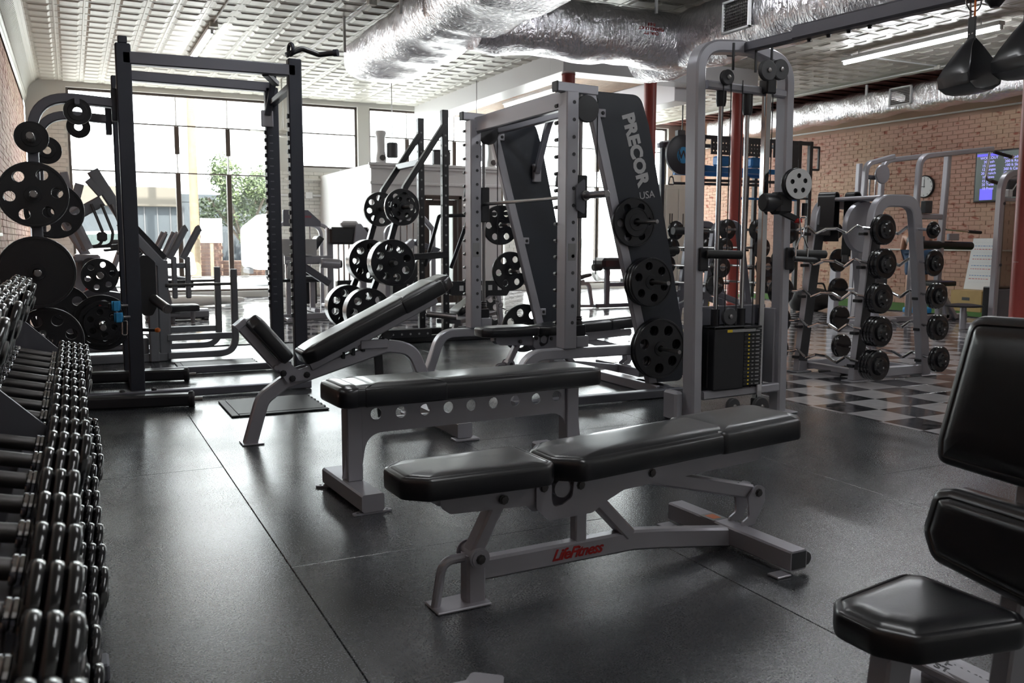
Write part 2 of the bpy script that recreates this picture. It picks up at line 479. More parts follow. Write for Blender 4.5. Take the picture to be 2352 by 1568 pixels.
# ================================================================ SHELL
XL, XR, YF, YB, ZC = -0.62, 13.8, 18.5, -2.5, 4.0
RUBX, RUBY = 4.57, 9.9
TS = 0.30494; TX, TY = 4.604, 4.293
def joined(parts):
    bm = bmesh.new()
    mats = []
    for p in parts:
        n0 = len(bm.faces); bm.from_mesh(p); bm.faces.ensure_lookup_table()
        if p.materials[0] not in mats: mats.append(p.materials[0])
        for f in bm.faces[n0:]: f.material_index = mats.index(p.materials[0])
    me = bpy.data.meshes.new('m'); bm.to_mesh(me); bm.free()
    for m in mats: me.materials.append(m)
    return me

# floor: slab, rubber rolls, checker tiles
fl = struct('floor', MB().box(XL - .1, XR + .1, YB - .1, YF + .3, -.08, -.012), 'lead')
xs = [XL, 0.64, 1.95, 3.25, RUBX]
for i in range(4):
    b = MB().box(xs[i] + .001, xs[i + 1] - .001, YB, 3.05 if i % 2 else 4.6, -.012, 0, .002)
    b.build('rubber_mat', 'rubber_floor', fl)
    b = MB().box(xs[i] + .001, xs[i + 1] - .001, (3.05 if i % 2 else 4.6) + .0015, RUBY, -.012, 0, .002)
    b.build('rubber_mat', 'rubber_floor', fl)
tiles = []
ix0 = -18
for ix in range(ix0, 31):
    for iy in range(-24, 47):
        x0 = TX + ix * TS; y0 = TY + iy * TS
        x1, y1 = x0 + TS, y0 + TS
        if x1 > XR + .05: continue
        a0 = max(x0, XL)
        if y1 > YF: continue
        if y0 < RUBY:
            if x1 <= RUBX: continue
            a0 = max(x0, RUBX)
        b0 = y0
        if a0 < RUBX - .001 and y0 < RUBY: continue
        tiles.append((a0, min(x1, XR), b0, y1, (ix + iy) % 2))
def tdist(t):
    cx, cy = (t[0] + t[1]) / 2, (t[2] + t[3]) / 2
    az = math.degrees(math.atan2(cx, cy)); 
    return math.hypot(cx, cy) if -4 < az < 57 and cx > 4.5 else 999
tiles.sort(key=tdist)
tm = {}
for c, nm in ((1, 'tile_white'), (0, 'tile_black')):
    tm[c] = MB().box(.0007, TS - .0007, .0007, TS - .0007, -.008, 0, .001).mesh('tile', nm)
nind = 0; rest = {0: MB(), 1: MB()}
for t in tiles:
    if nind < 296 and tdist(t) < 900 and abs(t[1] - t[0] - TS) < .001:
        obj('tile', tm[t[4]], fl, loc=(t[0], t[2], 0)); nind += 1
    else: rest[t[4]].box(t[0] + .0007, t[1] - .0007, t[2] + .0007, t[3] - .0007, -.008, 0)
for c, nm in ((1, 'tile_white'), (0, 'tile_black')):
    o = rest[c].build('tile_field', nm, fl); o['kind'] = 'stuff'
# turf strip along the right wall
tf = struct('trim_3', MB().box(12.25, XR - .01, 4.0, 15.0, 0.001, .018, .004), 'turf', fl); tf.name = 'turf_strip'
MB().box(12.21, 12.25, 4.0, 15.0, 0.001, .014, .003).build('edge_strip', 'black', fl)

# ceiling: slab + pressed tin panels
ce = struct('ceiling', MB().box(XL - .1, XR + .1, YB - .1, YF + .3, ZC, ZC + .1), 'tin')
CP = 0.345
def tin_mesh():
    b = MB()
    for i in range(2):
        for j in range(2):
            x0, y0 = i * CP, j * CP
            L = [(.0, -.004), (.008, -.004), (.014, 0.0), (.045, 0.0), (.072, -.014), (.080, -.014)]
            vs = []
            for d, z in L:
                vs += [(x0 + d, y0 + d, z), (x0 + CP - d, y0 + d, z), (x0 + CP - d, y0 + CP - d, z), (x0 + d, y0 + CP - d, z)]
            fs = []
            for k in range(len(L) - 1):
                for q in range(4): fs.append((k * 4 + q, k * 4 + (q + 1) % 4, k * 4 + 4 + (q + 1) % 4, k * 4 + 4 + q))
            k = len(L) - 1; fs.append((k * 4, k * 4 + 1, k * 4 + 2, k * 4 + 3))
            b.add(vs, fs)
    return b
tinb = tin_mesh(); tin = tinb.mesh('ceiling_panel', 'tin', .25)
pan = []
nx = int((12.9 + .44) / (2 * CP))
for i in range(nx):
    for j in range(21):
        x, y = -.40 + i * 2 * CP, 4.7 + j * 2 * CP
        if 6.9 < x + CP < 9.0 and y > 12.0: continue
        az = math.degrees(math.atan2(x, y)); vis = -5 < az < 57 and y > 6
        pan.append(((math.hypot(x, y) if vis else 900 + y), x, y))
pan.sort(); far = MB()
for k, (d, x, y) in enumerate(pan):
    if k < 298: obj('ceiling_panel', tin, ce, loc=(x, y, ZC - .002))
    else: far.add([(a + x, b_ + y, c + ZC - .002) for a, b_, c in tinb.v], tinb.f)
o = far.build('ceiling_panel_field', 'tin', ce); o['kind'] = 'stuff'
# cove between the left wall and the ceiling
cv = MB()
pr = [(-.62, 3.55), (-.60, 3.58), (-.60, 3.62), (-.58, 3.64), (-.575, 3.72), (-.56, 3.80), (-.52, 3.88), (-.47, 3.93), (-.44, 3.945), (-.43, 3.97), (-.40, 3.985), (-.40, 4.0), (-.62, 4.0)]
cv.prism(pr, YB, YF, 'xz')
cvo = struct('trim_1', cv, 'tin')
rb = MB()
for k in range(150):
    y = 5.5 + k * .085
    rb.prism([(-.578, 3.66), (-.567, 3.735), (-.555, 3.80), (-.518, 3.872), (-.478, 3.922), (-.468, 3.915), (-.505, 3.862), (-.543, 3.79), (-.556, 3.73), (-.568, 3.66)], y, y + .045, 'xz')
rbo = rb.build('cove_ribs', 'tin', cvo); rbo['kind'] = 'stuff'
# dark red ceiling strip over the right wall duct
cr = MB().box(12.95, XR, 4.0, YF, ZC - .02, ZC - .001)
for k in range(36): cr.box(12.96, XR - .02, 5 + k * .37, 5 + k * .37 + .22, ZC - .05, ZC - .02, .01)
struct('trim_2', cr, 'tinred')
MB().box(12.9, 12.95, 4, YF, ZC - .05, ZC - .001, .01).build('border_strip', 'tin', ce)

# walls -------------------------------------------------------------
def brick_field(parent, plane, at, u0, u1, z0, z1, face, m, indiv=0, key=None, skip=None, name='brick', L=.2, H=.066, g=.008, T=.014):
    """bricks proud of a mortar backing; plane 'x' = wall of constant x (u=y), 'y' = wall of constant y (u=x)"""
    bl = []
    r = 0; z = z0
    while z + H <= z1 + .001:
        u = u0 - (L + g) / 2 * (r % 2)
        while u < u1:
            a, b_ = max(u, u0), min(u + L, u1)
            if b_ - a > .03 and not (skip and skip(a, b_, z)): bl.append((a, b_, z, b_ - a > L - .001))
            u += L + g
        z += H + g; r += 1
    if key: bl.sort(key=lambda t: key((t[0] + t[1]) / 2, t[2]))
    def bx(mb, a, b_, z, o=0):
        if plane == 'x': mb.box(at, at + face * (T + o), a, b_, z, z + H)
        else: mb.box(a, b_, at, at + face * (T + o), z, z + H)
    one = MB()
    if plane == 'x': one.box(0, face * T, 0, L, 0, H, .003)
    else: one.box(0, L, 0, face * T, 0, H, .003)
    one = one.mesh(name, m)
    n = 0; st = MB()
    for a, b_, z, full in bl:
        if n < indiv and full:
            obj(name, one, parent, loc=((at, a, z) if plane == 'x' else (a, at, z))); n += 1
        else: bx(st, a, b_, z, rnd.uniform(-.003, .003))
    if st.v:
        o = st.build(name + '_field', m, parent); o['kind'] = 'stuff'
wr = struct('wall_right', MB().box(XR, XR + .2, YB, YF + .2, 0, ZC), 'mortar')
brick_field(wr, 'x', XR, 6.0, YF - .2, .02, 3.33, -1, 'brick', 298, key=lambda y, z: abs(y - 11.0) + abs(z - 2.3) * 1.2 + (9 if y > 14.5 or y < 9.2 else 0))
wl_ = struct('wall_left', MB().box(XL - .2, XL - .024, YB, YF + .2, 0, ZC), 'mortar')
brick_field(wl_, 'x', XL - .02, 3.0, YF - .2, .02, 3.55, 1, 'brick')
struct('wall_back', MB().box(XL - .2, XR + .2, YB - .2, YB, 0, ZC), 'wallpaint')
# plaster band and white trim above the right wall bricks
struct('trim_4', MB().prism([(XR, 3.36), (13.64, 3.36), (13.4, 3.48), (13.3, 3.6), (XR, 3.6)], 5, YF, 'xz'), 'plaster')
struct('trim_5', MB().box(13.70, 13.77, 5, YF, 3.335, 3.36, .005), 'white')
struct('trim_6', MB().cyl((13.74, 8.8, 1.0), (13.74, 12.9, 1.0), .014, 8), 'white').name = 'wall_conduit'

# front wall with openings
W1, W2, W3, W4 = (.05, 3.8), (4.05, 5.5), (5.75, 8.9), (9.4, 13.4)
wf = MB()
def fw(x0, x1, z0, z1): wf.box(x0, x1, YF, YF + .25, z0, z1)
fw(XL, XR, 3.9, ZC); fw(XL, W1[0], 0, 3.9); fw(W1[0], W1[1], 0, .12)
fw(W1[1], W2[0], 0, 3.9); fw(W2[0], W2[1], 0, 2.62); fw(W2[1], W3[0], 0, 3.9)
fw(W3[1], W4[0], 0, 3.9); fw(W4[0], W4[1], 0, .12); fw(W4[1], XR, 0, 3.9)
wfo = struct('wall_front', wf, 'whitemortar')
brick_field(wfo, 'y', YF, 3.82, 5.72, .02, 2.55, -1, 'whitebrick', 298, name='painted_brick')
brick_field(wfo, 'y', YF, 8.92, 9.38, .02, 3.3, -1, 'whitebrick', 0, name='painted_brick')
brick_field(wfo, 'y', YF, XL, .03, .02, 3.3, -1, 'whitebrick', 0, name='painted_brick')
MB().tube(rc([(3.85, 18.44, 2.05), (5.1, 18.44, 2.05), (5.1, 18.44, 2.6)], .15), .022, 8).build('white_conduit', 'white', wfo)
MB().box(4.35, 4.5, 18.4, 18.47, 1.98, 2.12, .01).build('junction_box', 'white', wfo)
MB().box(3.95, 5.0, 18.42, 18.475, 2.35, 2.40, .01).build('ledge', 'whitebrick', wfo)
def window(name, x, z, muls, trans, fr=.045):
    r = bpy.data.objects.new(name, None); COL.objects.link(r); r['kind'] = 'structure'
    y0, y1 = YF + .08, YF + .15
    for a in (x[0], x[1] - fr): MB().box(a, a + fr, y0, y1, z[0], z[1], .005).build('jamb', 'brown', r)
    for a in (z[0], z[1] - fr): MB().box(x[0] + fr, x[1] - fr, y0, y1, a, a + fr, .005).build('rail', 'brown', r)
    for a in muls:
        zb = .42 if z[0] < .5 else z[0] + fr
        MB().box(a - .045, a + .045, y0 - .03, y1, zb, 2.42, .006).build('mullion', 'brown', r)
        MB().box(a - .045, a + .045, y0 - .03, y1, 2.78, 3.30, .006).build('mullion', 'brown', r)
        MB().box(a - .012, a + .012, y0, y1 - .01, 2.42, z[1] - fr, .003).build('glare_bar', 'white', r)  # upper mullion whitened and thinned to imitate glare washing it out
    if z[0] < .5: MB().box(x[0] + fr, x[1] - fr, y0, y1, .40, .42, .004).build('glare_bar', 'white', r)  # white bar; sill wall below cut down to glass to imitate overexposure
    for a in trans: MB().box(x[0] + fr, x[1] - fr, y0, y1, a - .012, a + .012, .004).build('transom', 'brown', r)
    us = [x[0] + fr] + [m for m in muls] + [x[1] - fr]; vs_ = [z[0] + fr] + list(trans) + [z[1] - fr]
    for i in range(len(us) - 1):
        for j in range(len(vs_) - 1):
            MB().box(us[i] + .02, us[i + 1] - .02, y0 + .03, y0 + .036, vs_[j] + .01, vs_[j + 1] - .01).build('pane', 'glass', r)
    return r
window('window_1', W1, (.12, 3.9), (.98, 1.93, 2.88), (2.42, 3.32))
window('window_2', W2, (2.62, 3.9), (), (3.32,))
window('window_3', W3, (.05, 3.9), (6.6, 7.7), (2.42, 3.32))
window('window_4', W4, (.12, 3.9), (10.4, 11.4, 12.4), (2.42, 3.32))

# mirror on the left wall
mr = thing('wall_mirror', 'tall frameless wall mirror on the left brick wall above the dumbbells', 'mirror')
MB().box(XL + .004, XL + .010, 2.2, 10.3, 1.2, 2.28).build('glass', 'mirror', mr)
MB().box(XL + .003, XL + .02, 2.2, 10.3, 1.17, 1.2, .003).build('bottom_channel', 'steel', mr)

# soffit beams, slat ceiling and red columns ---------------------------
SX, SY = 6.75, 12.0
sf = MB()
sf.box(SX, 10.5, SY, SY + .42, 3.67, ZC - .001, .004)
so = struct('soffit_beam', sf, 'soffitpaint')
struct('soffit_beam', MB().box(SX, SX + .42, SY + .42, YF, 3.67, ZC - .001, .004), 'soffitpaint')
struct('soffit_beam', MB().box(9.1, 9.5, SY + .42, YF, 3.45, ZC - .001, .004), 'soffitpaint')
for q in (0.0, .035, .07):
    struct('crown_moulding', MB().box(SX + .42 + q, 9.1, SY + .42, SY + .46 + q, 3.70 + q * .8, 3.73 + q * .8, .004), 'soffitpaint', so)
slats = struct('slat_ceiling', MB().box(SX + .42, 9.1, SY + .42, YF, 3.88, 3.95), 'wood')
nsl = 26
for k in range(nsl):
    x = SX + .5 + k * (9.05 - SX - .5) / nsl
    MB().box(x, x + .062, SY + .5, YF - .05, 3.84, 3.88, .006).build('wood_slat', 'wood', slats)
def column(x, y, label, z1=3.67):
    c = thing('red_column', label, 'column', (x, y, 0), group='red steel columns')
    MB().lathe([(.10, 0), (.10, z1)], (0, 0, 0), (0, 0, 1), 28).build('shaft', 'red', c)
    MB().lathe([(.15, 0), (.15, .02), (.125, .04), (.125, .07), (.102, .09)], (0, 0, 0), (0, 0, 1), 28).build('base_collar', 'red', c)
    MB().lathe([(.102, 0), (.106, .004), (.106, .02)], (0, 0, z1 - .021), (0, 0, 1), 28).build('capital', 'red', c)
    return c
column(6.95, 12.2, 'red column under the white soffit corner, behind the near smith machine upright')
column(8.46, 12.2, 'red column between the leaning black panel and the cable tower')
column(10.25, 12.2, 'red column seen between the guide rods of the cable tower')
cc = column(10.26, 6.98, 'nearest red column at the right edge, beside the wall screen', ZC - .03)
MB().box(-.103, -.098, -.03, .03, .9, .903).build('scratch', 'white', cc)

# partition with the brown glass door --------------------------------
pt = MB()
PY = 15.0
pt.box(4.68, 5.60, PY, PY + .14, 0, 2.45); pt.box(6.36, 7.15, PY, PY + .14, 0, 2.45); pt.box(5.60, 6.36, PY, PY + .14, 1.93, 2.45)
po = struct('wall_partition', pt, 'white')
struct('wall_partition_side', MB().box(7.01, 7.15, PY + .14, YF, 0, 2.45), 'white', po)
struct('wall_partition_side', MB().box(4.68, 4.82, PY + .14, YF, 0, 2.45), 'white', po)
for z, d in ((2.45, .05), (2.13, .02), (2.40, .03)):
    struct('partition_moulding', MB().box(4.68 - d, 7.15 + d, PY - d, PY, z - .03, z + .02, .006), 'white', po)
dr = bpy.data.objects.new('door_1', None); COL.objects.link(dr); dr['kind'] = 'structure'
for a in (5.60, 6.29): MB().box(a, a + .07, PY - .02, PY + .16, 0, 1.93, .006).build('jamb', 'brown', dr)
MB().box(5.60, 6.36, PY - .02, PY + .16, 1.87, 1.94, .006).build('head', 'brown', dr)
d1 = MB()
for a in (5.68, 6.21): d1.box(a, a + .07, PY + .03, PY + .08, .02, 1.86, .005)
d1.box(5.75, 6.21, PY + .03, PY + .08, 1.76, 1.86, .005); d1.box(5.75, 6.21, PY + .03, PY + .08, .02, .16, .005)
d1.build('leaf_frame', 'brown', dr)
MB().box(5.75, 6.21, PY + .05, PY + .056, .16, 1.76).build('pane', 'glass', dr)
MB().tube(rc([(5.74, PY + .02, 1.0), (5.74, PY - .04, 1.0), (5.95, PY - .04, .93)], .02), .01).build('handle', 'steel', dr)
MB().box(5.8, 6.1, PY - .03, PY + .02, 1.84, 1.87, .006).build('door_closer', 'steel', dr)
# things standing on the partition
sp = thing('floor_standing_speaker_white', 'white slim figurine-shaped speaker on top of the partition, leftmost', 'speaker', (4.88, 15.07, 2.45)); sp.name = 'white_speaker'
MB().lathe([(.09, 0), (.10, .05), (.07, .2), (.075, .42), (.10, .5), (.09, .54), (.02, .55)], (0, 0, 0.02), (0, 0, 1), 20).build('body', 'whitegloss', sp)
MB().lathe([(.05, 0), (.05, .02)], (0, -.085, .1), (0, -1, 0), 16).build('dark_driver', 'smoke', sp)
s3 = dup(sp, (6.98, 15.07, 2.45), label='white slim figurine-shaped speaker on top of the partition at its right end')
for x, lab, w, h in ((5.08, 'small black cylindrical speaker hanging beside the white speaker', .10, .26), (6.68, 'small black cylindrical speaker hanging near the right end of the partition', .10, .30)):
    t = thing('black_speaker', lab, 'speaker', (x, 15.05, 2.56))
    MB().lathe([(w - .02, 0), (w, .02), (w, h - .02), (w - .02, h)], (0, 0, 0), (0, 0, 1), 20).build('cabinet', 'lead', t)
    MB().cyl((0, 0, h), (0, 0, 1.44), .008, 6).build('hanging_rod', 'steel', t)
t = thing('storage_bin', 'dark green grey box resting on the partition behind the half rack', 'box', (6.0, 15.07, 2.471))
MB().box(-.16, .16, -.06, .07, 0, .25, .02).build('body', 'lead', t); MB().box(-.17, .17, -.07, .08, .25, .27, .008).build('lid', 'lead', t)

# ducts ---------------------------------------------------------------
def duct_mesh(pts, rx, rz_, seed, cap=True):
    pts = [Vector(p) for p in pts]; rr = random.Random(seed); sec = []
    n = 28
    for i in range(n):
        a = 2 * PI * i / n; c, s_ = math.cos(a), math.sin(a)
        sec.append((rx * math.copysign(abs(c) ** .7, c), rz_ * math.copysign(abs(s_) ** .7, s_)))
    out = []
    for i in range(len(pts) - 1):
        k = max(2, int((pts[i + 1] - pts[i]).length / .06))
        for j in range(k): out.append(pts[i].lerp(pts[i + 1], j / k))
    out.append(pts[-1])
    b = MB().sweep(out, sec, (0, 0, 1))
    ph = rr.random() * 9
    vs = []
    for k, v in enumerate(b.v):
        i, j = divmod(k, n); a = 2 * PI * j / n
        w = .009 * math.sin(i * .9 + ph + 2 * math.sin(a * 2)) * math.sin(a * 3 + i * .23) + .008 * math.sin(i * .31 + a * 5 + ph)
        sag = -.02 * max(0, -math.sin(a)) * (1 + math.sin(i * .35))
        c = out[min(i, len(out) - 1)]; d = (Vector(v) - c)
        q = Vector(v) + d.normalized() * w + Vector((0, 0, sag)) if d.length > 1e-6 else Vector(v)
        vs.append(tuple(q))
    b.v = vs
    return b
dm = thing('foil_duct', 'large crinkled foil wrapped duct with a U turn hanging under the tin ceiling', 'duct')
duct_mesh(rc([(3.90, 5.5, 3.60), (3.90, 9.0, 3.60), (3.90, 12.0, 3.55)], .3), .52, .27, 1).build('left_run', 'foil', dm)
duct_mesh([(4.1, 9.35, 3.58), (6.9, 9.35, 3.58)], .33, .31, 2).build('cross_run', 'foil', dm)
duct_mesh([(6.98, 10.1, 3.58), (6.95, 3.0, 3.62)], .36, .33, 3).build('right_run', 'foil', dm)
for y in (7.0, 9.4, 11.6):
    MB().box(3.28, 3.31, y, y + .03, 3.55, ZC, .003).build('hanger_strap', 'white', dm)
for x in (5.1, 6.3): MB().box(x, x + .03, 9.0, 9.03, 3.8, ZC, .003).build('hanger_strap', 'white', dm)
gr = MB(); 
for a in (-.22, .20): gr.box(6.555, 6.60, 7.9 + a, 7.92 + a, 3.40, 3.74, .004)
for z in (3.40, 3.72): gr.box(6.555, 6.60, 7.68, 8.12, z, z + .025, .004)
gro = gr.build('vent_frame', 'white', dm)
g2 = MB()
for k in range(12): g2.box(6.575, 6.585, 7.71 + k * .034, 7.716 + k * .034, 3.42, 3.72)
for k in range(9): g2.box(6.570, 6.580, 7.70, 8.10, 3.44 + k * .032, 3.446 + k * .032)
g2.build('vent_grid', 'steel', gro)
MB().box(6.59, 6.62, 7.70, 8.10, 3.42, 3.72).build('vent_dark', 'smoke', gro)
for (x, y, rz_, sz) in ((6.33, 9.02, 0, .05),):
    me = setmat(xform(text_mesh('QUALITY\nFLEXIBLE DUCT\nR-6.0', .05, .0008, off=.0004), Matrix.Translation((6.25, 9.01, 3.62)) @ Matrix.Rotation(R(180), 4, 'Y') @ XZ), 'redtext')
    obj('red_print', me, dm)
dw = thing('wall_duct', 'straight foil wrapped duct running along the top of the right brick wall', 'duct')
duct_mesh([(13.25, 16.5, 3.63), (13.25, 5.5, 3.63)], .25, .22, 5).build('foil_sleeve', 'foil', dw)
for y in (8.0, 10.0, 12.0, 14.0): MB().box(13.02, 13.05, y, y + .04, 3.62, ZC - .05, .003).build('hanger_strap', 'white', dw)
wv = MB()
for a in (11.0, 11.44): wv.box(12.975, 13.01, a, a + .03, 3.48, 3.80, .004)
for z in (3.48, 3.775): wv.box(12.975, 13.01, 11.0, 11.47, z, z + .025, .004)
wvo = wv.build('vent_frame', 'white', dw)
l2 = MB()
for k in range(10): l2.box(12.985, 13.0, 11.03, 11.44, 3.505 + k * .028, 3.513 + k * .028)
l2.build('louvre', 'steel', wvo); MB().box(13.0, 13.02, 11.03, 11.44, 3.5, 3.78).build('vent_dark', 'smoke', wvo)

# ceiling fan by the front window
cf = thing('ceiling_fan', 'pale ceiling fan with flat blades near the front window, right of the squat rack', 'fan', (3.45, 16.2, 3.0))
MB().cyl((0, 0, .06), (0, 0, .97), .015, 8).build('down_rod', 'tin', cf)
MB().lathe([(.03, .94), (.07, .96), (.07, .995)], (0, 0, 0), (0, 0, 1), 14).build('canopy', 'tin', cf)
MB().lathe([(.03, -.06), (.10, -.04), (.12, .0), (.11, .05), (.03, .08)], (0, 0, 0), (0, 0, 1), 20).build('motor', 'tin', cf)
for k in range(4):
    Mr = Matrix.Rotation(k * PI / 2 + .4, 4, 'Z') @ Matrix.Rotation(R(8), 4, 'X')
    MB().box(.10, .66, -.06, .06, -.005, .005, .002, M=Mr).build('blade', 'tin', cf)

# ceiling lights and conduits -----------------------------------------
def striplight(x, y0, y1, z, label, inview=True, conduit=None):
    t = thing('ceiling_light', label, 'light', (x, y0, z), group='fluorescent ceiling lights')
    L = y1 - y0
    MB().box(-.055, .055, 0, L, .03, .085, .008).build('housing', 'white', t)
    MB().cyl((0, .03, 0), (0, L - .03, 0), .019, 12).build('tube', 'tube_light', t)
    for a in (0.0, L - .03): MB().box(-.02, .02, a, a + .03, -.02, .04, .004).build('socket', 'white', t)
    for a in (.3, L - .3): MB().cyl((0, a, .08), (0, a, ZC - z - .001), .008, 6).build('hanger', 'white', t)
    return t
striplight(1.82, 12.75, 15.0, 3.88, 'fluorescent strip light under the tin ceiling above the left squat rack')
striplight(10.65, 7.7, 10.3, 3.82, 'long bright fluorescent tube on the ceiling at upper right behind the hanging straps')
striplight(7.6, 13.4, 15.8, 3.70, 'fluorescent tube fixed under the wood slat ceiling')
striplight(1.82, 4.6, 7.0, 3.88, 'fluorescent strip light over the dumbbell rack, outside the picture')
striplight(6.0, 1.0, 3.4, 3.88, 'fluorescent strip light over the near right benches, outside the picture')
striplight(10.65, 2.4, 4.8, 3.82, 'fluorescent strip light over the far right machines, outside the picture')
striplight(1.82, .2, 2.6, 3.88, 'fluorescent strip light directly above the near dumbbells, outside the picture')
striplight(6.0, 5.2, 7.6, 3.88, 'fluorescent strip light above the foil duct, hidden from view')
striplight(6.0, -1.8, .4, 3.88, 'fluorescent strip light near the back wall, outside the picture')
def conduit(pts, label, box=None, r=.012):
    t = thing('ceiling_conduit', label, 'conduit')
    MB().tube(pts, r, 8).build('pipe', 'white', t)
    for b_ in box or []: MB().box(b_[0] - .05, b_[0] + .05, b_[1] - .05, b_[1] + .05, ZC - .09, ZC - .02, .008).build('junction_box', 'tin', t)
    return t
conduit([(3.35, 8.5, 3.965), (3.35, 17.0, 3.965)], 'thin white conduit running along the tin ceiling left of the foil duct', [(3.35, 15.9), (3.35, 10.6)])
conduit([(1.82, 8.0, 3.965), (1.82, 12.7, 3.965)], 'thin conduit feeding the left strip light', [(1.82, 12.6)])
conduit([(12.75, 8.0, 3.95), (12.75, 16.5, 3.95)], 'thin white conduit along the tin ceiling beside the wall duct', [(12.75, 10.3)])
conduit([(10.65, 10.3, 3.965), (12.7, 10.3, 3.965)], 'short conduit joining the right strip light to the wall side')
# ================================================================ BENCHES (profiles in x,z; benches lie along their own x axis)
def plates2(poly, t, y0, y1, name, m, par, r=.02):
    for y in (y0, y1):
        MB().prism(rc2(poly, r), y - t / 2, y + t / 2, 'xz').build(name, m, par)

# ---- adjustable bench in the foreground
def adjustable_bench(label, loc, rz):
    t = thing('adjustable_bench', label, 'bench', loc, rz)
    # local x = world x - 1.05 ; y = 0 centre line
    sx = .10
    seat = rc2([(-.225, -.075), (-.16, -.135), (.24, -.15), (.275, -.115), (.275, .115), (.24, .15), (-.16, .135), (-.225, .075)], .035, 4)
    MB().pad(seat, .07, Matrix.Translation((0, 0, .383)), er=.016, crown=.008).build('seat_pad', 'vinyl', t)
    back = rc2([(.285, -.07), (.36, -.15), (1.30, -.15), (1.34, -.11), (1.34, .11), (1.30, .15), (.36, .15), (.285, .07)], .05, 5)
    Mb = Matrix.Translation((.285, 0, .374)) @ Matrix.Rotation(R(-2.6), 4, 'Y') @ Matrix.Translation((-.285, 0, 0))
    bp = MB().pad(back, .075, Mb, er=.02, crown=.012).build('back_pad', 'vinyl', t)
    cov = rc2([(.93, -.156), (1.30, -.156), (1.347, -.11), (1.347, .11), (1.30, .156), (.93, .156)], .03, 5)
    MB().pad(cov, .084, Mb @ Matrix.Translation((0, 0, -.003)), er=.022, crown=.010, seam=False).build('head_cover', 'vinyl', bp)
    # seat side plates and back bracket plates
    plates2([(-.09, .378), (-.085, .335), (-.055, .312), (.25, .297), (.25, .378)], .006, -.045, .045, 'seat_bracket', 'silver', t, .03)
    br = [(.243, .375), (.243, .288), (.291, .242), (.456, .245), (.523, .281), (.584, .306), (1.20, .338), (1.20, .395), (.548, .375), (.385, .372), (.378, .309), (.339, .288), (.31, .286), (.300, .305), (.300, .372)]
    plates2(br, .007, -.055, .055, 'back_bracket', 'silver', t, .022)
    for x, z in ((.27, .355), (.125, .335), (.41, .345), (.70, .35)):
        b = MB(); bolt(b, (x, -.058, z), (0, -1, 0), .012); b.build('bolt', 'darksteel', t)
        b = MB(); bolt(b, (x, .058, z), (0, 1, 0), .012); b.build('bolt', 'darksteel', t)
    MB().cyl((.345, -.05, .34), (.345, .05, .34), .03, 16).build('pivot_tube', 'silver', t)
    MB().beam([(.38, 0, .352), (1.1, 0, .386)], .07, .03).build('back_rail', 'silver', t)
    MB().beam([(-.10, 0, .36), (.24, 0, .357)], .06, .03).build('seat_rail', 'silver', t)
    # base
    base = MB()
    base.beam([(.07, 0, .106), (.66, 0, .106), (.78, 0, .092), (1.105, 0, .045)], .05, .072, .008)
    base.build('main_rail', 'silver', t)
    MB().beam([(1.125, -.33, .053), (1.125, .33, .053)], .075, .07, .006).build('rear_crossbar', 'silver', t)
    MB().box(1.093, 1.157, -.332, -.329, .024, .082).build('open_end', 'lead', t)
    MB().beam([(.045, 0, .008), (.045, 0, .16)], .06, .065, .008, (1, 0, 0)).build('front_post', 'silver', t)
    MB().box(-.10, .085, -.055, .055, 0, .009, .003).build('foot_plate', 'silver', t)
    MB().tube(rc([(.02, 0, .15), (-.06, 0, .15), (-.085, 0, .005)], .07, 6), .015, 10).build('curved_strut', 'silver', t)
    MB().beam([(.04, 0, .155), (.13, 0, .32)], .045, .06, .007, (0, 1, 0)).build('seat_link', 'silver', t)
    MB().cyl((.045, -.055, .155), (.045, .055, .155), .028, 16).build('pivot_sleeve', 'silver', t)
    for y in (-.048, .048): MB().lathe([(.034, 0), (.034, .006)], (.045, y - .003, .155), (0, 1, 0), 20).build('lug', 'silver', t)
    b = MB(); bolt(b, (.045, -.056, .155), (0, -1, 0), .012); b.build('bolt', 'darksteel', t)
    MB().beam([(.44, 0, .12), (.44, 0, .30)], .04, .045, .005, (1, 0, 0)).build('centre_post', 'silver', t)
    MB().beam([(.64, 0, .13), (.50, 0, .275)], .045, .06, .007, (0, 1, 0)).build('diagonal_post', 'silver', t)
    MB().beam([(.68, 0, .335), (1.20, 0, .205)], .05, .055, .007).build('adjuster_arm', 'silver', t)
    MB().box(1.12, 1.135, -.02, .02, .232, .25).build('pull_pin', 'darksteel', t)
    for y in (-.035, .035):
        MB().prism(rc2([(1.165, .195), (1.205, .235), (1.245, .225), (1.25, .17), (1.20, .085), (1.14, .083), (1.14, .10), (1.175, .12)], .018, 4), y - .004, y + .004, 'xz').build('lug', 'silver', t)
    b = MB(); bolt(b, (1.215, -.04, .205), (0, -1, 0), .012); b.build('bolt', 'darksteel', t)
    for y in (-.33, .33):
        s = -1 if y < 0 else 1
        f = MB().box(1.03, 1.095, y - .05 * s, y + .0 * s, .001, .009, .002); f.build('floor_tab', 'silver', t)
        w = MB().lathe([(.016, 0), (.024, .003), (.024, .019), (.016, .022)], (1.185, y - .03 * s - .011, .042), (0, 1, 0), 18); w.build('wheel', 'lead', t)
        MB().box(1.158, 1.19, y - .045 * s, y - .041 * s, .03, .06).build('wheel_bracket', 'silver', t)
    me = setmat(xform(text_mesh('LifeFitness', .052, .0008, .92, .45, .0012), Matrix.Translation((.42, -.0262, .107)) @ Matrix.Rotation(0, 4, 'Y') @ XZ), 'redtext')
    obj('red_lettering', me, t)
    MB().box(1.085, 1.155, .06, .14, .0885, .0892).build('warning_sticker', 'graysticker', t)
    MB().box(1.10, 1.14, .075, .125, .0893, .0896).build('warning_sticker', 'orange', t)
    return t
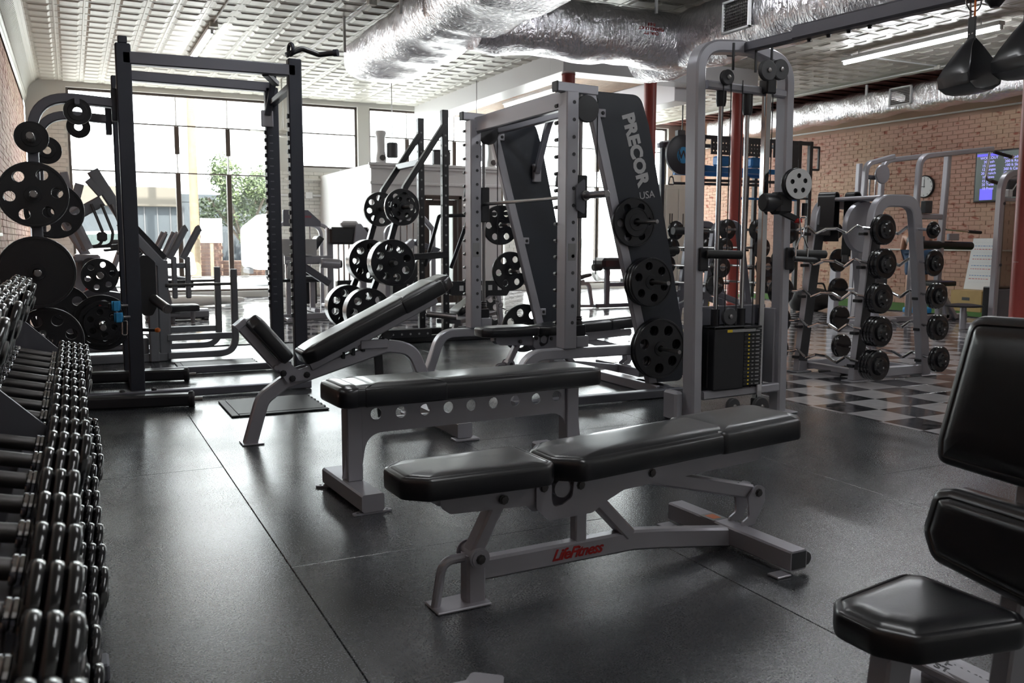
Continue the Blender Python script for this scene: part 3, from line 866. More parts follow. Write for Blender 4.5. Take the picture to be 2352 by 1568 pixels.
adjustable_bench('silver adjustable bench with three part black pads nearest the camera, red lettering on its rail', (1.05, 2.50, 0), R(2.5))
ab2 = adjustable_bench('silver adjustable bench inside the near smith machine, lying flat with a black pad', (3.08, 6.42, 0.0), R(1))
ab2.scale = (1.0, 1.0, 1.0)

# ---- flat bench with round holes
def flat_bench():
    t = thing('flat_bench', 'flat bench with one long black pad on a grey plate frame with nine round holes', 'bench', (1.05, 3.78, 0), R(3.5))
    MB().pad(rrect(-.075, 1.28, -.155, .155, .07, 6), .085, Matrix.Translation((0, 0, .432)), er=.022, crown=.010).build('pad', 'vinyl', t)
    for x0, x1, nm in ((-.077, .03, 'end_cover'), (.03, .42, 'head_cover')):
        cv_ = rrect(x0, x1, -.158, .158, .066 if x0 < 0 else .012, 5)
        MB().pad(cv_, .090, Matrix.Translation((0, 0, .430)), er=.022, crown=.009, seam=False).build(nm, 'vinyl', t)
    out = rc2([(.03, .43), (-.03, .10), (.055, .10), (.085, .29), (1.12, .29), (1.155, .10), (1.225, .10), (1.19, .43)], [0, 0, 0, .09, .09, 0, 0, 0], 6)
    loops = [out] + [circ(.13 + k * .1185, .372 - (0 if 0 < k < 8 else -.003), .0265 + .0 * k, 20)[::-1] for k in range(9)]
    for y in (-.02,):
        me = setmat(xform(curve_mesh(loops, .010, 0, 'side_plate'), Matrix.Translation((0, y, 0)) @ XZ), 'silver')
        obj('side_plate', me, t)
    MB().box(.06, 1.17, -.10, .10, .422, .432).build('pad_board', 'lead', t)
    MB().box(.10, .16, -.04, .04, .416, .43).build('cross_plate', 'silver', t)
    for x in (.02, 1.16):
        MB().beam([(x, -.265, .048), (x, .265, .048)], .10, .075, .008).build('foot_crossbar', 'silver', t)
        MB().box(x - .03, x + .04, -.04, .04, .085, .42, .004).build('leg_web', 'silver', t)
        for s in (-1, 1):
            MB().prism(rc2([(x - .085, s * .24), (x - .04, s * .215), (x + .04, s * .215), (x + .085, s * .24), (x + .085, s * .262), (x - .085, s * .262)], .008, 3), .001, .009, 'xy').build('floor_tab', 'silver', t)
            for q in (-.065, .065): MB().lathe([(.006, 0), (.006, .001)], (x + q, s * .25, .009), (0, 0, 1), 10).build('bolt_hole', 'lead', t)
    MB().prism([(1.10, .02), (1.115, .12), (1.125, .02)], -.09, -.05, 'xz').build('gusset', 'silver', t)
    return t
flat_bench()

# ---- incline bench
def incline_bench():
    t = thing('incline_bench', 'incline bench with raised black back pad and tipped seat on a bent silver tube', 'bench', (0, 5.08, 0), R(0))
    rail = rc([(.855, 0, .0), (.93, 0, .25), (1.05, 0, .335), (1.66, 0, .515), (1.82, 0, .49), (1.97, 0, .12)], [0, .12, .10, .14, .16, 0], 7)
    MB().beam(rail, .06, .075, .008).build('frame_tube', 'silver', t)
    MB().box(.805, .925, -.06, .06, 0, .008, .003).build('foot_plate', 'silver', t)
    MB().beam([(1.975, -.46, .06), (1.975, .46, .06)], .09, .085, .006).build('rear_crossbar', 'silver', t)
    for y in (-.44, .44): MB().box(1.91, 2.06, y - .04, y + .04, 0, .014, .003).build('floor_tab', 'silver', t)
    ang = R(25.5)
    L = 1.0
    Mb = Matrix.Translation((1.165, 0, .435)) @ Matrix.Rotation(-ang, 4, 'Y')
    pad_o = rc2([(0, -.10), (.06, -.145), (L - .07, -.145), (L, -.09), (L, .09), (L - .07, .145), (.06, .145), (0, .10)], .045, 5)
    bp = MB().pad(pad_o, .082, Mb, er=.02, crown=.01).build('back_pad', 'vinyl', t)
    MB().pad(rrect(.64, .92, -.149, .149, .012, 4), .087, Mb @ Matrix.Translation((0, 0, -.002)), er=.018, crown=.009, seam=False).build('head_cover', 'vinyl', bp)
    MB().box(.02, .88, -.045, .045, -.055, -.002, .006, M=Mb).build('back_rail', 'silver', t)
    so_ = rc2([(.03, -.13), (.30, -.10), (.34, -.06), (.34, .06), (.30, .10), (.03, .13)], .03, 4)
    Ms2 = Matrix(((-.63, 0, .777, 1.055), (0, -1, 0, 0), (.777, 0, .63, .425), (0, 0, 0, 1)))
    MB().pad(so_, .075, Ms2, er=.018, crown=.008).build('seat_pad', 'vinyl', t)
    MB().box(.0, .36, -.04, .04, -.055, -.003, .006, M=Ms2).build('seat_rail', 'silver', t)
    MB().box(.325, .36, -.05, .05, -.06, .015, .005, M=Ms2).build('seat_end_stop', 'silver', t)
    for y in (-.05, .05):
        MB().prism(rc2([(1.00, .44), (1.06, .34), (1.18, .35), (1.20, .43), (1.12, .41), (1.06, .47)], .02, 4), y - .004, y + .004, 'xz').build('pivot_plate', 'silver', t)
    for x, z in ((1.04, .395), (1.09, .362), (1.172, .378)):
        b = MB(); bolt(b, (x, -.055, z), (0, -1, 0), .014, .014); b.build('bolt', 'black', t)
    MB().box(1.49, 1.66, -.05, .05, .505, .56, .006, M=None).build('ladder_bracket', 'silver', t)
    lad = MB()
    for k in range(5): lad.box(1.38 + k * .06, 1.40 + k * .06, -.045, .045, .455 + k * .018, .50 + k * .018, .003)
    lad.build('ladder_notches', 'black', t)
    MB().beam([(1.60, 0, .50), (1.68, 0, .60)], .06, .035, .005, (0, 1, 0)).build('prop_arm', 'black', t)
    MB().beam([(1.61, .0, .47), (1.63, .0, .09)], .05, .02, .003, (0, 1, 0)).build('rear_strap', 'black', t)
    MB().beam([(1.62, 0, .06), (1.95, 0, .06)], .05, .05, .006).build('lower_rail', 'silver', t)
    MB().cyl((1.0, -.075, .43), (1.0, .075, .43), .014, 12).build('transport_axle', 'silver', t)
    return t
incline_bench()

# ---- small upright bench at the right edge
def seat_bench():
    t = thing('upright_bench', 'grey upright bench with three black pads cut by the right edge of the picture', 'bench', (0, 0, 0))
    seat = rc2([(1.425, 1.235), (1.47, 1.165), (1.735, 1.12), (1.77, 1.155), (1.77, 1.395), (1.735, 1.43), (1.47, 1.385), (1.425, 1.335)], .045, 5)
    MB().pad(seat, .062, Matrix.Translation((-.02, -.02, .308)), er=.014, crown=.012).build('seat_pad', 'vinyl', t)
    # upright pads: local xy -> y,z plane facing -x
    YZ = Matrix(((0, 0, -1, 0), (1, 0, 0, 0), (0, 1, 0, 0), (0, 0, 0, 1)))
    def face(poly, th, x, tilt, nm, er, cr):
        c = sum(p[1] for p in poly) / len(poly); 
        M = Matrix.Translation((x, 0, c)) @ Matrix.Rotation(tilt, 4, 'Y') @ Matrix.Translation((0, 0, -c)) @ YZ
        MB().pad(rc2(poly, .05, 6), th, M, er=er, crown=cr).build(nm, 'vinyl', t)
    face([(1.06, .585), (1.455, .60), (1.46, .66), (1.405, .965), (1.06, .972)], .06, 1.93, R(4), 'back_pad', .02, .012)
    face([(1.08, .335), (1.41, .375), (1.445, .44), (1.425, .545), (1.38, .56), (1.08, .555)], .075, 1.885, R(6), 'lumbar_pad', .022, .01)
    MB().beam([(1.86, 1.24, .02), (1.97, 1.24, .95)], .075, .05, .006, (0, 1, 0)).build('back_post', 'platinum', t)
    MB().beam([(1.50, 1.27, .03), (1.53, 1.27, .30)], .075, .055, .006, (0, 1, 0)).build('seat_post', 'platinum', t)
    MB().beam([(1.49, 1.27, .285), (1.9, 1.25, .285)], .06, .04, .006).build('seat_rail', 'platinum', t)
    MB().beam([(1.45, 1.27, .03), (2.05, 1.25, .03)], .07, .055, .006).build('base_rail', 'platinum', t)
    fp = MB().prism(rc2([(1.62, 1.18), (1.92, 1.28), (1.90, 1.42), (1.60, 1.32)], .01, 2), .06, .068, 'xy')
    # footplate lying beyond the seat, with lettering
    Mf = Matrix.Translation((1.93, 1.545, .062)) @ Matrix.Rotation(R(-66), 4, 'Z') @ Matrix.Rotation(R(12), 4, 'Y')
    MB().box(-.02, .30, -.045, .05, -.01, .012, .004, M=Mf).build('foot_plate', 'platinum', t)
    MB().box(-.015, .02, -.04, .045, .0122, .0135, M=Mf).build('grip_strip', 'lead', t)
    me = setmat(xform(text_mesh('HAMMER\nSTRENGTH', .036, .0006, off=.0008), Mf @ Matrix.Translation((.15, .0, .0125))), 'lead')
    obj('plate_lettering', me, t)
    MB().box(1.86, 2.12, 1.40, 1.56, 0.001, .012, .003).build('base_plate', 'platinum', t)
    MB().beam([(1.97, 1.25, .03), (1.97, 1.52, .03)], .06, .05, .006).build('side_rail', 'platinum', t)
    return t
seat_bench()
t = thing('bench_corner', 'corner of a grey metal foot plate just entering the bottom edge of the picture', 'bench')
MB().prism(rc2([(.865, 1.985), (.62, 1.72), (.75, 1.62), (.93, 1.93)], .015, 3), 0.001, .05, 'xy').build('foot_plate', 'platinum', t)
MB().box(.70, .76, 1.68, 1.76, .05, .16, .006).build('post', 'platinum', t)

# ================================================================ WEIGHT PLATES
def plate_mesh(Rr, th, nh=7, hr=.17, hd=.66, m='iron', hub=.028, rim=False):
    """disc facing -y with its back face at y=0 and its front at y=-th"""
    loops = [circ(0, 0, Rr, 40), circ(0, 0, hub, 14)[::-1]]
    for k in range(nh):
        a = 2 * PI * (k + .25) / nh
        loops.append(circ(Rr * hd * math.cos(a), Rr * hd * math.sin(a), Rr * hr, 14)[::-1])
    body = xform(curve_mesh(loops, th * .72, min(.003, th * .1)), Matrix.Translation((0, -th / 2, 0)) @ XZ)
    setmat(body, m)
    b = MB().lathe([(Rr * .93, -th), (Rr * .985, -th), (Rr, -th * .85), (Rr, -th * .15), (Rr * .985, 0), (Rr * .93, 0), (Rr * .925, -th * .3), (Rr * .925, -th * .7), (Rr * .93, -th)], (0, 0, 0), (0, 1, 0), 40, cap=False)
    b.lathe([(hub, -th), (hub * 2.0, -th), (hub * 2.15, -th * .7), (hub * 2.15, -th * .3), (hub * 2.0, 0), (hub, 0), (hub, -th)], (0, 0, 0), (0, 1, 0), 24, cap=False)
    ps = [body, b.mesh('rim', m)]
    if rim: ps.append(MB().lathe([(Rr * .985, -th), (Rr + .0008, -th * .86), (Rr + .0008, -th * .14), (Rr * .985, 0)], (0, 0, 0), (0, 1, 0), 48, cap=False).mesh('band', 'steel'))
    return joined(ps)
PM = {}
def pl(kind):
    if kind not in PM:
        a = {'45': (.225, .038, 7), '45s': (.215, .038, 6), '35': (.18, .034, 6), '25': (.14, .03, 6), '10': (.105, .024, 0), '5': (.088, .02, 0), '2': (.075, .018, 0), 'bump': (.235, .07, 0), '45b': (.25, .036, 8), '35b': (.20, .034, 8), '10b': (.12, .02, 0)}[kind]
        PM[kind] = plate_mesh(*a, hub=.026 if a[0] > .12 else .03, rim=kind.endswith('5b'))
        PM[kind].name = 'weight_plate'
    return PM[kind]
ORD = ['front', 'second', 'third', 'fourth', 'fifth', 'sixth', 'seventh']
def plate_stack(kinds, loc, rot, where, group, gap=.002):
    """kinds listed from the wall side outwards; rot about z; stack grows towards local -y"""
    y = 0; n = len(kinds); spin = rnd.uniform(0, 50)
    d = Vector((math.sin(rot), -math.cos(rot), 0))
    for i, k in enumerate(kinds):
        p = Vector(loc) + d * y
        o = obj('weight_plate', pl(k), None, loc=p); o.rotation_euler = (0, R(spin + rnd.uniform(-3, 3)), rot)
        size = {'bump': 'solid black bumper', '45': 'large black', '45s': 'large black six-hole', '45b': 'large black', '35': 'medium black', '35b': 'medium black', '25': 'small black', '10': 'small solid black', '10b': 'small solid black', '5': 'little ring', '2': 'tiny ring'}[k]
        lab = f'{size} plate on {where}' + ('' if n == 1 else (', outermost' if i == n - 1 else (', innermost' if i == 0 else f', {ORD[n - 1 - i]} from outside')))
        tag(o, lab, 'weight plate', group)
        y += {'45': .038, '45s': .038, '35': .034, '25': .03, '10': .024, '5': .02, '2': .018, 'bump': .07, '45b': .036, '35b': .034, '10b': .02}[k] + gap
    return y
# ================================================================ DUMBBELL RACK
TILT = R(13)
TIERS = {'top': (-.30, .955, .055), 'middle': (-.158, .672, .0), 'bottom': (-.135, .345, .0)}
rk = thing('dumbbell_rack', 'three tier dark steel dumbbell rack along the left brick wall', 'rack')
for y in (.62, 2.47, 4.30):
    up_ = rc2([(-.03, .60), (-.052, .655), (-.225, .83), (-.25, .90), (-.40, 1.0), (-.52, 1.0), (-.52, .0), (.02, .0), (.03, .25), (-.02, .35)], .02, 3)
    MB().prism(up_, y - .004, y + .004, 'xz').build('end_plate', 'gunmetal', rk)
    MB().box(-.54, .04, y - .04, y + .04, 0, .05, .006).build('foot', 'gunmetal', rk)
c, s_ = math.cos(TILT), math.sin(TILT)
for nm, (xc, zc, _) in TIERS.items():
    for d in (-.045, .045):
        x, z = xc + d * c, zc - d * s_ - .034
        MB().beam([(x, .35, z), (x, 4.34, z)], .03, .012, .003).build('tier_rail', 'platinum' if nm == 'top' else 'gunmetal', rk)
    x, z = xc, zc - .11
    MB().box(xc - .17, xc - .13, .35, 4.34, zc - .035, zc - .02, .003).build('tier_back_rail', 'gunmetal', rk)
def db_meshes(nd):
    """axis along local x; nd discs per head"""
    g = MB().lathe([(.0155, -.062), (.0165, -.055), (.0165, .055), (.0155, .062)], (0, 0, 0), (1, 0, 0), 14).mesh('handle', 'darksteel')
    col = MB()
    col.lathe([(.021, 0), (.023, .002), (.023, .007), (.020, .009), (.023, .011), (.023, .016), (.021, .018)], (0, 0, 0), (1, 0, 0), 14)
    col = col.mesh('collar', 'chrome')
    T = .0215; r = .073
    d = MB().lathe([(.02, 0), (r - .009, 0), (r - .002, .003), (r, .008), (r, T - .008), (r - .002, T - .003), (r - .009, T), (.02, T)], (0, 0, 0), (1, 0, 0), 22).mesh('disc', 'blackgloss')
    e = MB().lathe([(.026, 0), (.026, .005), (.018, .008)], (0, 0, 0), (1, 0, 0), 14).mesh('end_cap', 'darksteel')
    return g, col, d, e
G_, C_, D_, E_ = db_meshes(4)
def dumbbell(nd, loc, rot, label, group):
    t = thing('dumbbell', label, 'dumbbell', loc, 0, group); t.rotation_euler = rot
    obj('handle', G_, t)
    for s in (-1, 1):
        q = obj('collar', C_, t, loc=(s * .058, 0, 0)); q.scale = (s, 1, 1)
        for k in range(nd):
            q = obj('disc', D_, t, loc=(s * (.077 + k * .0225), 0, 0)); q.scale = (s, 1, 1)
        q = obj('end_cap', E_, t, loc=(s * (.077 + nd * .0225), 0, 0)); q.scale = (s, 1, 1)
    return t
ORDN = ['nearest', 'second', 'third', 'fourth', 'fifth', 'sixth', 'seventh', 'eighth', 'ninth', 'tenth', 'eleventh', 'twelfth', 'thirteenth', 'fourteenth', 'fifteenth', 'sixteenth', 'seventeenth', 'eighteenth', 'nineteenth', 'twentieth', 'twenty-first', 'twenty-second']
protos = {}
for nm, (xc, zc, dx) in TIERS.items():
    N = 19 if nm != 'top' else 12
    y0 = .92 if nm != 'top' else 2.1
    for k in range(N):
        y = y0 + k * (.178 if nm != 'top' else .18) + (.05 if nm == 'bottom' else 0)
        if y > 4.24: break
        nd = min(5, 3 + k // 7) if nm != 'top' else 4
        if nm == 'top': nd = 3 + (k % 3 == 0)
        lab = f'black multi-disc dumbbell on the {nm} rack tier, {ORDN[k]} from the near end' if k else f'black multi-disc dumbbell at the near end of the {nm} rack tier'
        rot = (rnd.uniform(-.5, .5), TILT * (1.0 if nm != 'top' else 1.3), rnd.uniform(-.015, .015))
        key = nd
        L = (xc + (nd - 3) * .004, y, zc)
        if key not in protos: protos[key] = dumbbell(nd, L, rot, lab, f'dumbbells on the {nm} tier')
        else: dup(protos[key], L, rot, lab, f'dumbbells on the {nm} tier')

# ================================================================ POWER RACK (left)
pr_ = thing('squat_rack', 'tall dark four-post squat rack on the left with curved plate arms', 'rack')
FX, BX = (.385, 1.56), (.405, 1.61); FY, BY = 6.88, 7.99
def post(x, y, z0, z1, w=.10, d=.075, nm='upright', m='slate', holes=None):
    p = MB().box(x - w / 2, x + w / 2, y - d / 2, y + d / 2, z0, z1, .008).build(nm, m, pr_)
    return p
for x in FX: post(x, FY, .06, 2.48)
for x in BX: post(x, BY, .06, 2.44, .11)
for x in (FX[0],): MB().box(x - .03, x + .03, FY - .025, FY + .025, 2.48, 2.53, .006).build('post_cap', 'slate', pr_)
# catch teeth on the right posts
for (x, y) in ((BX[1] - .055, BY), (FX[1] - .05, FY)):
    tb = MB()
    for k in range(24): tb.box(x - .012, x + .002, y - .02, y + .02, .55 + k * .065, .55 + k * .065 + .032, .003)
    tb.build('catch_strip', 'black', pr_)
nb = MB()
for k in range(23): nb.box(BX[1] - .03, BX[1] + .0, BY - .0385, BY - .0375, .60 + k * .065, .608 + k * .065)
o = nb.build('hole_numbers', 'gunmetal', pr_)
MB().beam([(FX[0], FY, 2.385), (FX[1], FY, 2.395)], .075, .085, .008).build('front_crossbar', 'gunmetal', pr_)  # paler than the posts: light on the top face put into the colour
MB().beam([(BX[0], BY, 2.45), (BX[1], BY, 2.44)], .075, .08, .008).build('rear_crossbar', 'gunmetal', pr_)  # same paler grey, standing in for light falling on top
for x, xb in zip(FX, BX):
    MB().beam([(x, FY, .03), (xb, BY, .03)], .075, .06, .006).build('floor_side_rail', 'slate', pr_)
    MB().beam([(x, FY, 2.30), (xb, BY, 2.30)], .06, .05, .006).build('top_side_rail', 'slate', pr_)
MB().beam([(1.35, FY, 2.36), (1.47, 7.1, 2.33)], .05, .04, .005).build('chin_bracket', 'slate', pr_)
MB().tube(rc([(1.50, FY - .02, 2.50), (1.62, FY - .02, 2.56), (1.74, FY - .05, 2.52), (1.84, FY - .12, 2.53)], .04), .02, 10).build('chin_handle', 'black', pr_)
MB().cyl((1.835, FY - .115, 2.53), (1.86, FY - .135, 2.53), .027, 14).build('handle_cap', 'slate', pr_)
MB().ring((1.53, FY - .045, 2.54), (1, .2, 0), .04, .014, 18, 8).build('collar_ring', 'slate', pr_)
MB().beam([(1.60, BY - .16, 2.52), (1.60, BY - .12, 2.42), (1.56, BY - .09, 2.20)], .05, .04, .006, (0, 1, 0)).build('band_arm', 'slate', pr_)
MB().box(1.51, 1.61, BY - .075, BY - .04, 2.10, 2.24, .006).build('arm_bracket', 'platinum', pr_)
# floor rails and padded sleeves
MB().beam([(-.35, FY - .05, .035), (1.62, FY - .05, .035)], .07, .06, .008).build('front_floor_rail', 'gunmetal', pr_)
MB().beam([(-.35, BY, .035), (1.72, BY, .035)], .07, .06, .008).build('rear_floor_rail', 'gunmetal', pr_)
MB().beam([(-.30, 6.60, .05), (.70, 6.42, .05)], .10, .085, .014).build('stabilizer_bar', 'black', pr_)
MB().beam([(-.30, 7.82, .055), (.80, 7.62, .055)], .10, .085, .014).build('stabilizer_bar', 'black', pr_)
for x, y in ((.70, 6.42), (.80, 7.62)):
    MB().lathe([(.052, 0), (.058, .01), (.058, .03), (.045, .04)], (x - .02, y + .003, .05), (1, -.18, 0), 18).build('end_cap', 'black', pr_)
    MB().cyl((x, y, .05), (x + .07, y - .012, .05), .015, 10).build('sleeve_pin', 'steel', pr_)
for x in (.28, .49):
    for y in (FY - .06, BY - .04):
        b = MB(); b.lathe([(.018, 0), (.018, .012), (.01, .02)], (x, y, .065), (0, 0, 1), 8); b.build('anchor_bolt', 'lead', pr_)
# j cup and safety hook on the left front post
MB().prism(rc2([(FX[0] + .05, .60), (FX[0] + .12, .60), (FX[0] + .15, .66), (FX[0] + .15, .98), (FX[0] + .10, 1.03), (FX[0] + .05, 1.03)], .03, 4), FY - .03, FY + .03, 'xz').build('safety_catch', 'black', pr_)
MB().cyl((FX[0] + .13, FY - .02, .72), (FX[0] + .20, FY - .26, .66), .034, 18).build('safety_spotter_tube', 'steel', pr_)
MB().cyl((FX[0] + .201, FY - .262, .6595), (FX[0] + .202, FY - .265, .659), .026, 14).build('tube_mouth', 'smoke', pr_)
MB().cyl((FX[0] + .05, FY - .03, .50), (FX[0] + .13, FY - .08, .50), .012, 10).build('pull_pin', 'black', pr_)
MB().lathe([(.012, 0), (.017, .01), (.017, .025), (.01, .032)], (FX[0] + .13, FY - .08, .50), (.85, -.5, 0), 14).build('pin_knob', 'orange', pr_)
# curved storage arms
for y, zt, nm in ((6.95, 2.10, 'front'), (8.05, 2.12, 'back')):
    pts = rc([(.36, y, zt - .02), (-.195, y, zt + .01), (-.20, y, .06)], [0, .30, 0], 10)
    MB().beam(pts, .065, .085, .008, (0, 1, 0)).build('storage_arm', 'gunmetal', pr_)
    MB().box(.30, .345, y - .045, y + .045, zt - .14, zt + .08, .006).build('arm_bracket', 'slate', pr_)
    MB().box(-.26, -.14, y - .22, y + .15, 0, .06, .006).build('storage_foot', 'slate', pr_)
    for z in (1.80, 1.43, .92, .50):
        MB().cyl((-.20, y - .03, z), (-.20, y - .36, z), .024, 16, .004).build('plate_horn', 'steel', pr_)
    MB().beam([(.085, y - .03, zt - .03), (.085, y - .15, zt - .03)], .03, .05, .005).build('plate_peg', 'gunmetal', pr_)
G = 'weight plates on the left squat rack'
plate_stack(['10'], (-.20, 6.87, 1.815), 0, 'the front storage arm, upper horn', G)
plate_stack(['45s', '45s', '45s'], (-.205, 6.88, 1.435), 0, 'the front storage arm, middle horn', G)
plate_stack(['bump', 'bump', 'bump', 'bump'], (-.205, 6.91, .925), 0, 'the front storage arm, lower horn', G)
plate_stack(['45'], (-.165, 6.9, .45), 0, 'the front storage arm, lowest horn', G)
plate_stack(['5'], (.085, 6.90, 2.005), 0, 'the peg under the front curved storage arm', G)
plate_stack(['5'], (.10, 8.0, 2.025), 0, 'the peg under the rear curved storage arm', G)
plate_stack(['10'], (-.13, 7.98, 1.83), 0, 'the rear storage arm, upper horn', G)
plate_stack(['45s', '45s'], (-.10, 7.98, 1.36), 0, 'the rear storage arm, middle horn', G)
plate_stack(['45'], (-.09, 7.98, .56), 0, 'the rear storage arm, lowest horn', G)
for z in (.86, .45):
    MB().cyl((.20, 8.0, z), (.20, 7.66, z), .024, 14, .004).build('plate_horn', 'steel', pr_)
    MB().beam([(.20, 8.0, z), (.38, 8.0, z)], .05, .05, .005).build('horn_bracket', 'slate', pr_)
plate_stack(['25', '25'], (.20, 7.95, .85), 0, 'the upper side horn behind the left rack post', G)
plate_stack(['45', '35', '25'], (.20, 7.97, .47), 0, 'the lower side horn behind the left rack post', G)
# blue lock collars clipped on the post
for i, (z, lab) in enumerate(((.68, 'upper bright blue plastic barbell collar clipped beside the left rack post'), (.60, 'lower bright blue plastic barbell collar clipped beside the left rack post'))):
    t = thing('barbell_collar', lab, 'collar', (.265 + .012 * i, 6.80, z))
    MB().lathe([(.02, -.03), (.034, -.028), (.034, -.012), (.026, -.01), (.026, .01), (.034, .012), (.034, .028), (.02, .03)], (0, 0, 0), (1, 0, 0), 14).build('clamp_ring', 'ltblue', t)
    MB().box(-.02, .02, -.045, -.02, -.035, .035, .006).build('lever', 'ltblue', t)
    MB().box(-.05, -.03, -.02, .02, -.02, .02, .006).build('latch', 'black', t)
    MB().cyl((.03, 0, 0), (.075, .02, 0), .01, 8).build('hook_pin', 'steel', t)
t = thing('carabiner', 'silver carabiner hanging from the left rack post below the blue collars', 'clip', (.315, 6.83, .47))
MB().tube(rc([(-.016, 0, 0), (.016, 0, 0), (.02, 0, .10), (-.012, 0, .10)], .012, 4, closed=True), .0045, 8, closed=True, up=(0, 1, 0)).build('loop', 'chrome', t)
# mats
def floor_mat_obj(x0, x1, y0, y1, label, z=0.002, rz=0, teeth=True):
    t = thing('interlocking_mat', label, 'mat', ((x0 + x1) / 2, (y0 + y1) / 2, z), rz)
    w, d = (x1 - x0) / 2, (y1 - y0) / 2
    pts = [(-w, -d), (w, -d)]
    n = 12
    for k in range(n):
        y = -d + (k + .5) * 2 * d / n; pts += [(w + (.02 if k % 2 else 0), y - d / n * .8), (w + (.02 if k % 2 else 0), y + d / n * .8)]
    pts += [(w, d), (-w, d)]
    MB().prism(pts, 0, .012, 'xy').build('mat_body', 'rubber', t)
    MB().box(-w - .05, -w, -d - .05, d, 0, .010, .004).build('edge_ramp', 'rubber', t)
    MB().box(-w, w + .02, -d - .05, -d, 0, .010, .004).build('edge_ramp', 'rubber', t)
    return t
floor_mat_obj(.93, 1.50, 5.93, 6.48, 'dark interlocking rubber mat in front of the squat rack')
floor_mat_obj(.86, 1.50, 8.12, 8.75, 'dark interlocking rubber mat behind the squat rack')

# ================================================================ SMITH MACHINE
sm_ = thing('smith_machine', 'grey smith machine with two leaning black side panels and a guided bar', 'rack')
SXU, YN, YFR = 3.17, 5.56, 7.22
ZT = 2.2
for y, lab in ((YN, 'near'), (YFR, 'far')):
    fr_ = rc([(2.74, y, .0), (2.86, y, .335), (3.84, y, .335)], [0, .17, 0], 8)
    MB().beam(fr_, .075, .085, .008, (0, 1, 0)).build('base_tube', 'platinum', sm_)
    MB().box(2.66, 2.84, y - .07, y + .07, 0, .01, .003).build('foot_plate', 'platinum', sm_)
    MB().box(SXU - .05, SXU + .05, y - .065, y + .065, .37, ZT - .03, .008).build('upright', 'platinum', sm_)
    peg = MB(); peg.cyl((0, 0, 0), (0, .035, 0), .014, 8); peg = peg.mesh('lock_peg', 'darksteel')
    for k in range(14): obj('lock_peg', peg, sm_, loc=(SXU - .045, y + .065, .55 + k * .118))
    hl = MB()
    for k in range(14): hl.lathe([(.013, 0), (.013, .0015)], (SXU + .01, y - .0655, .56 + k * .118), (0, -1, 0), 10)
    hl.build('peg_holes', 'lead', sm_)
    MB().beam([(SXU - .10, y, ZT), (SXU + .22, y, ZT - .01)], .07, .065, .006).build('top_arm', 'platinum', sm_)
    MB().box(SXU - .115, SXU - .10, y - .038, y + .038, ZT - .036, ZT + .036, .004).build('arm_cap', 'lead', sm_)
    MB().cyl((SXU + .10, y, .37), (SXU + .10, y, ZT - .04), .0155, 12).build('guide_rod', 'steel', sm_)
    MB().box(SXU + .055, SXU + .16, y - .05, y + .05, .378, .46, .006).build('rod_block', 'platinum', sm_)
    MB().lathe([(.03, 0), (.03, .02), (.022, .03), (.03, .04), (.022, .05), (.03, .06)], (SXU + .10, y, .54), (0, 0, 1), 14).build('rod_spring', 'darksteel', sm_)
    MB().box(SXU - .02, SXU + .14, y - .04, y + .035, .46, .54, .006).build('safety_stop', 'black', sm_)
    MB().cyl((3.39, y - .03, .9), (3.39, y - .03, ZT - .06), .004, 6).build('cable', 'black', sm_)
    MB().lathe([(.09, 0), (.095, .006), (.095, .02), (.09, .026)], (3.30, y - .045, ZT - .14), (0, 1, 0), 24).build('pulley', 'lead', sm_)
    # leaning panel: from top arm down to the floor at the back
    p0 = (SXU + .47, 2.19); p1 = (SXU + 1.10, .12)
    out = rc2([(3.35, 2.19), (3.76, 2.19), (3.84, 1.98), (4.20, .42), (4.20, .07), (3.95, .07)], [0, .10, .16, .2, .06, 0], 6)
    MB().prism(out, y - .012, y + .012, 'xz').build('side_panel', 'panel', sm_)
    MB().beam([(3.335, y, 2.18), (3.925, y, .03)], .075, .055, .006, (0, 1, 0)).build('slanted_post', 'platinum', sm_)
    for q in (.06, .48, .78):
        x = 3.335 + .59 * q + .03; z = 2.18 - 2.15 * q
        MB().box(x, x + .06, y - .028, y - .012, z - .04, z + .02, .004).build('panel_tab', 'platinum', sm_)
        b = MB(); bolt(b, (x + .035, y - .028, z - .01), (0, -1, 0), .011); b.build('tab_bolt', 'black', sm_)
MB().box(3.86, 3.98, YN - .15, YFR + .15, 0.0, .07, .006).build('rear_floor_rail', 'platinum', sm_)
MB().beam([(2.62, YN - .25, .035), (4.15, YN - .25, .035)], .07, .06, .006).build('floor_rail', 'gunmetal', sm_)
MB().beam([(3.92, YN - .25, .04), (3.92, YN + .2, .04)], .07, .06, .006).build('floor_rail', 'gunmetal', sm_)
MB().beam([(SXU + .03, YN, ZT - .07), (SXU + .03, YFR, ZT - .07)], .06, .13, .008).build('front_header', 'platinum', sm_)
MB().beam([(3.42, YN, ZT - .10), (3.42, YFR, ZT - .10)], .05, .06, .006).build('rear_header', 'platinum', sm_)
MB().beam(rc([(3.44, 5.75, ZT - .08), (3.86, 7.1, 2.22), (3.76, 7.16, 1.74)], [0, .12, 0], 6), .05, .055, .006, (0, 1, 0)).build('panel_brace', 'gunmetal', sm_)
MB().box(3.74, 3.81, YFR - .06, YFR - .013, 1.66, 1.82, .005).build('brace_plate', 'platinum', sm_)
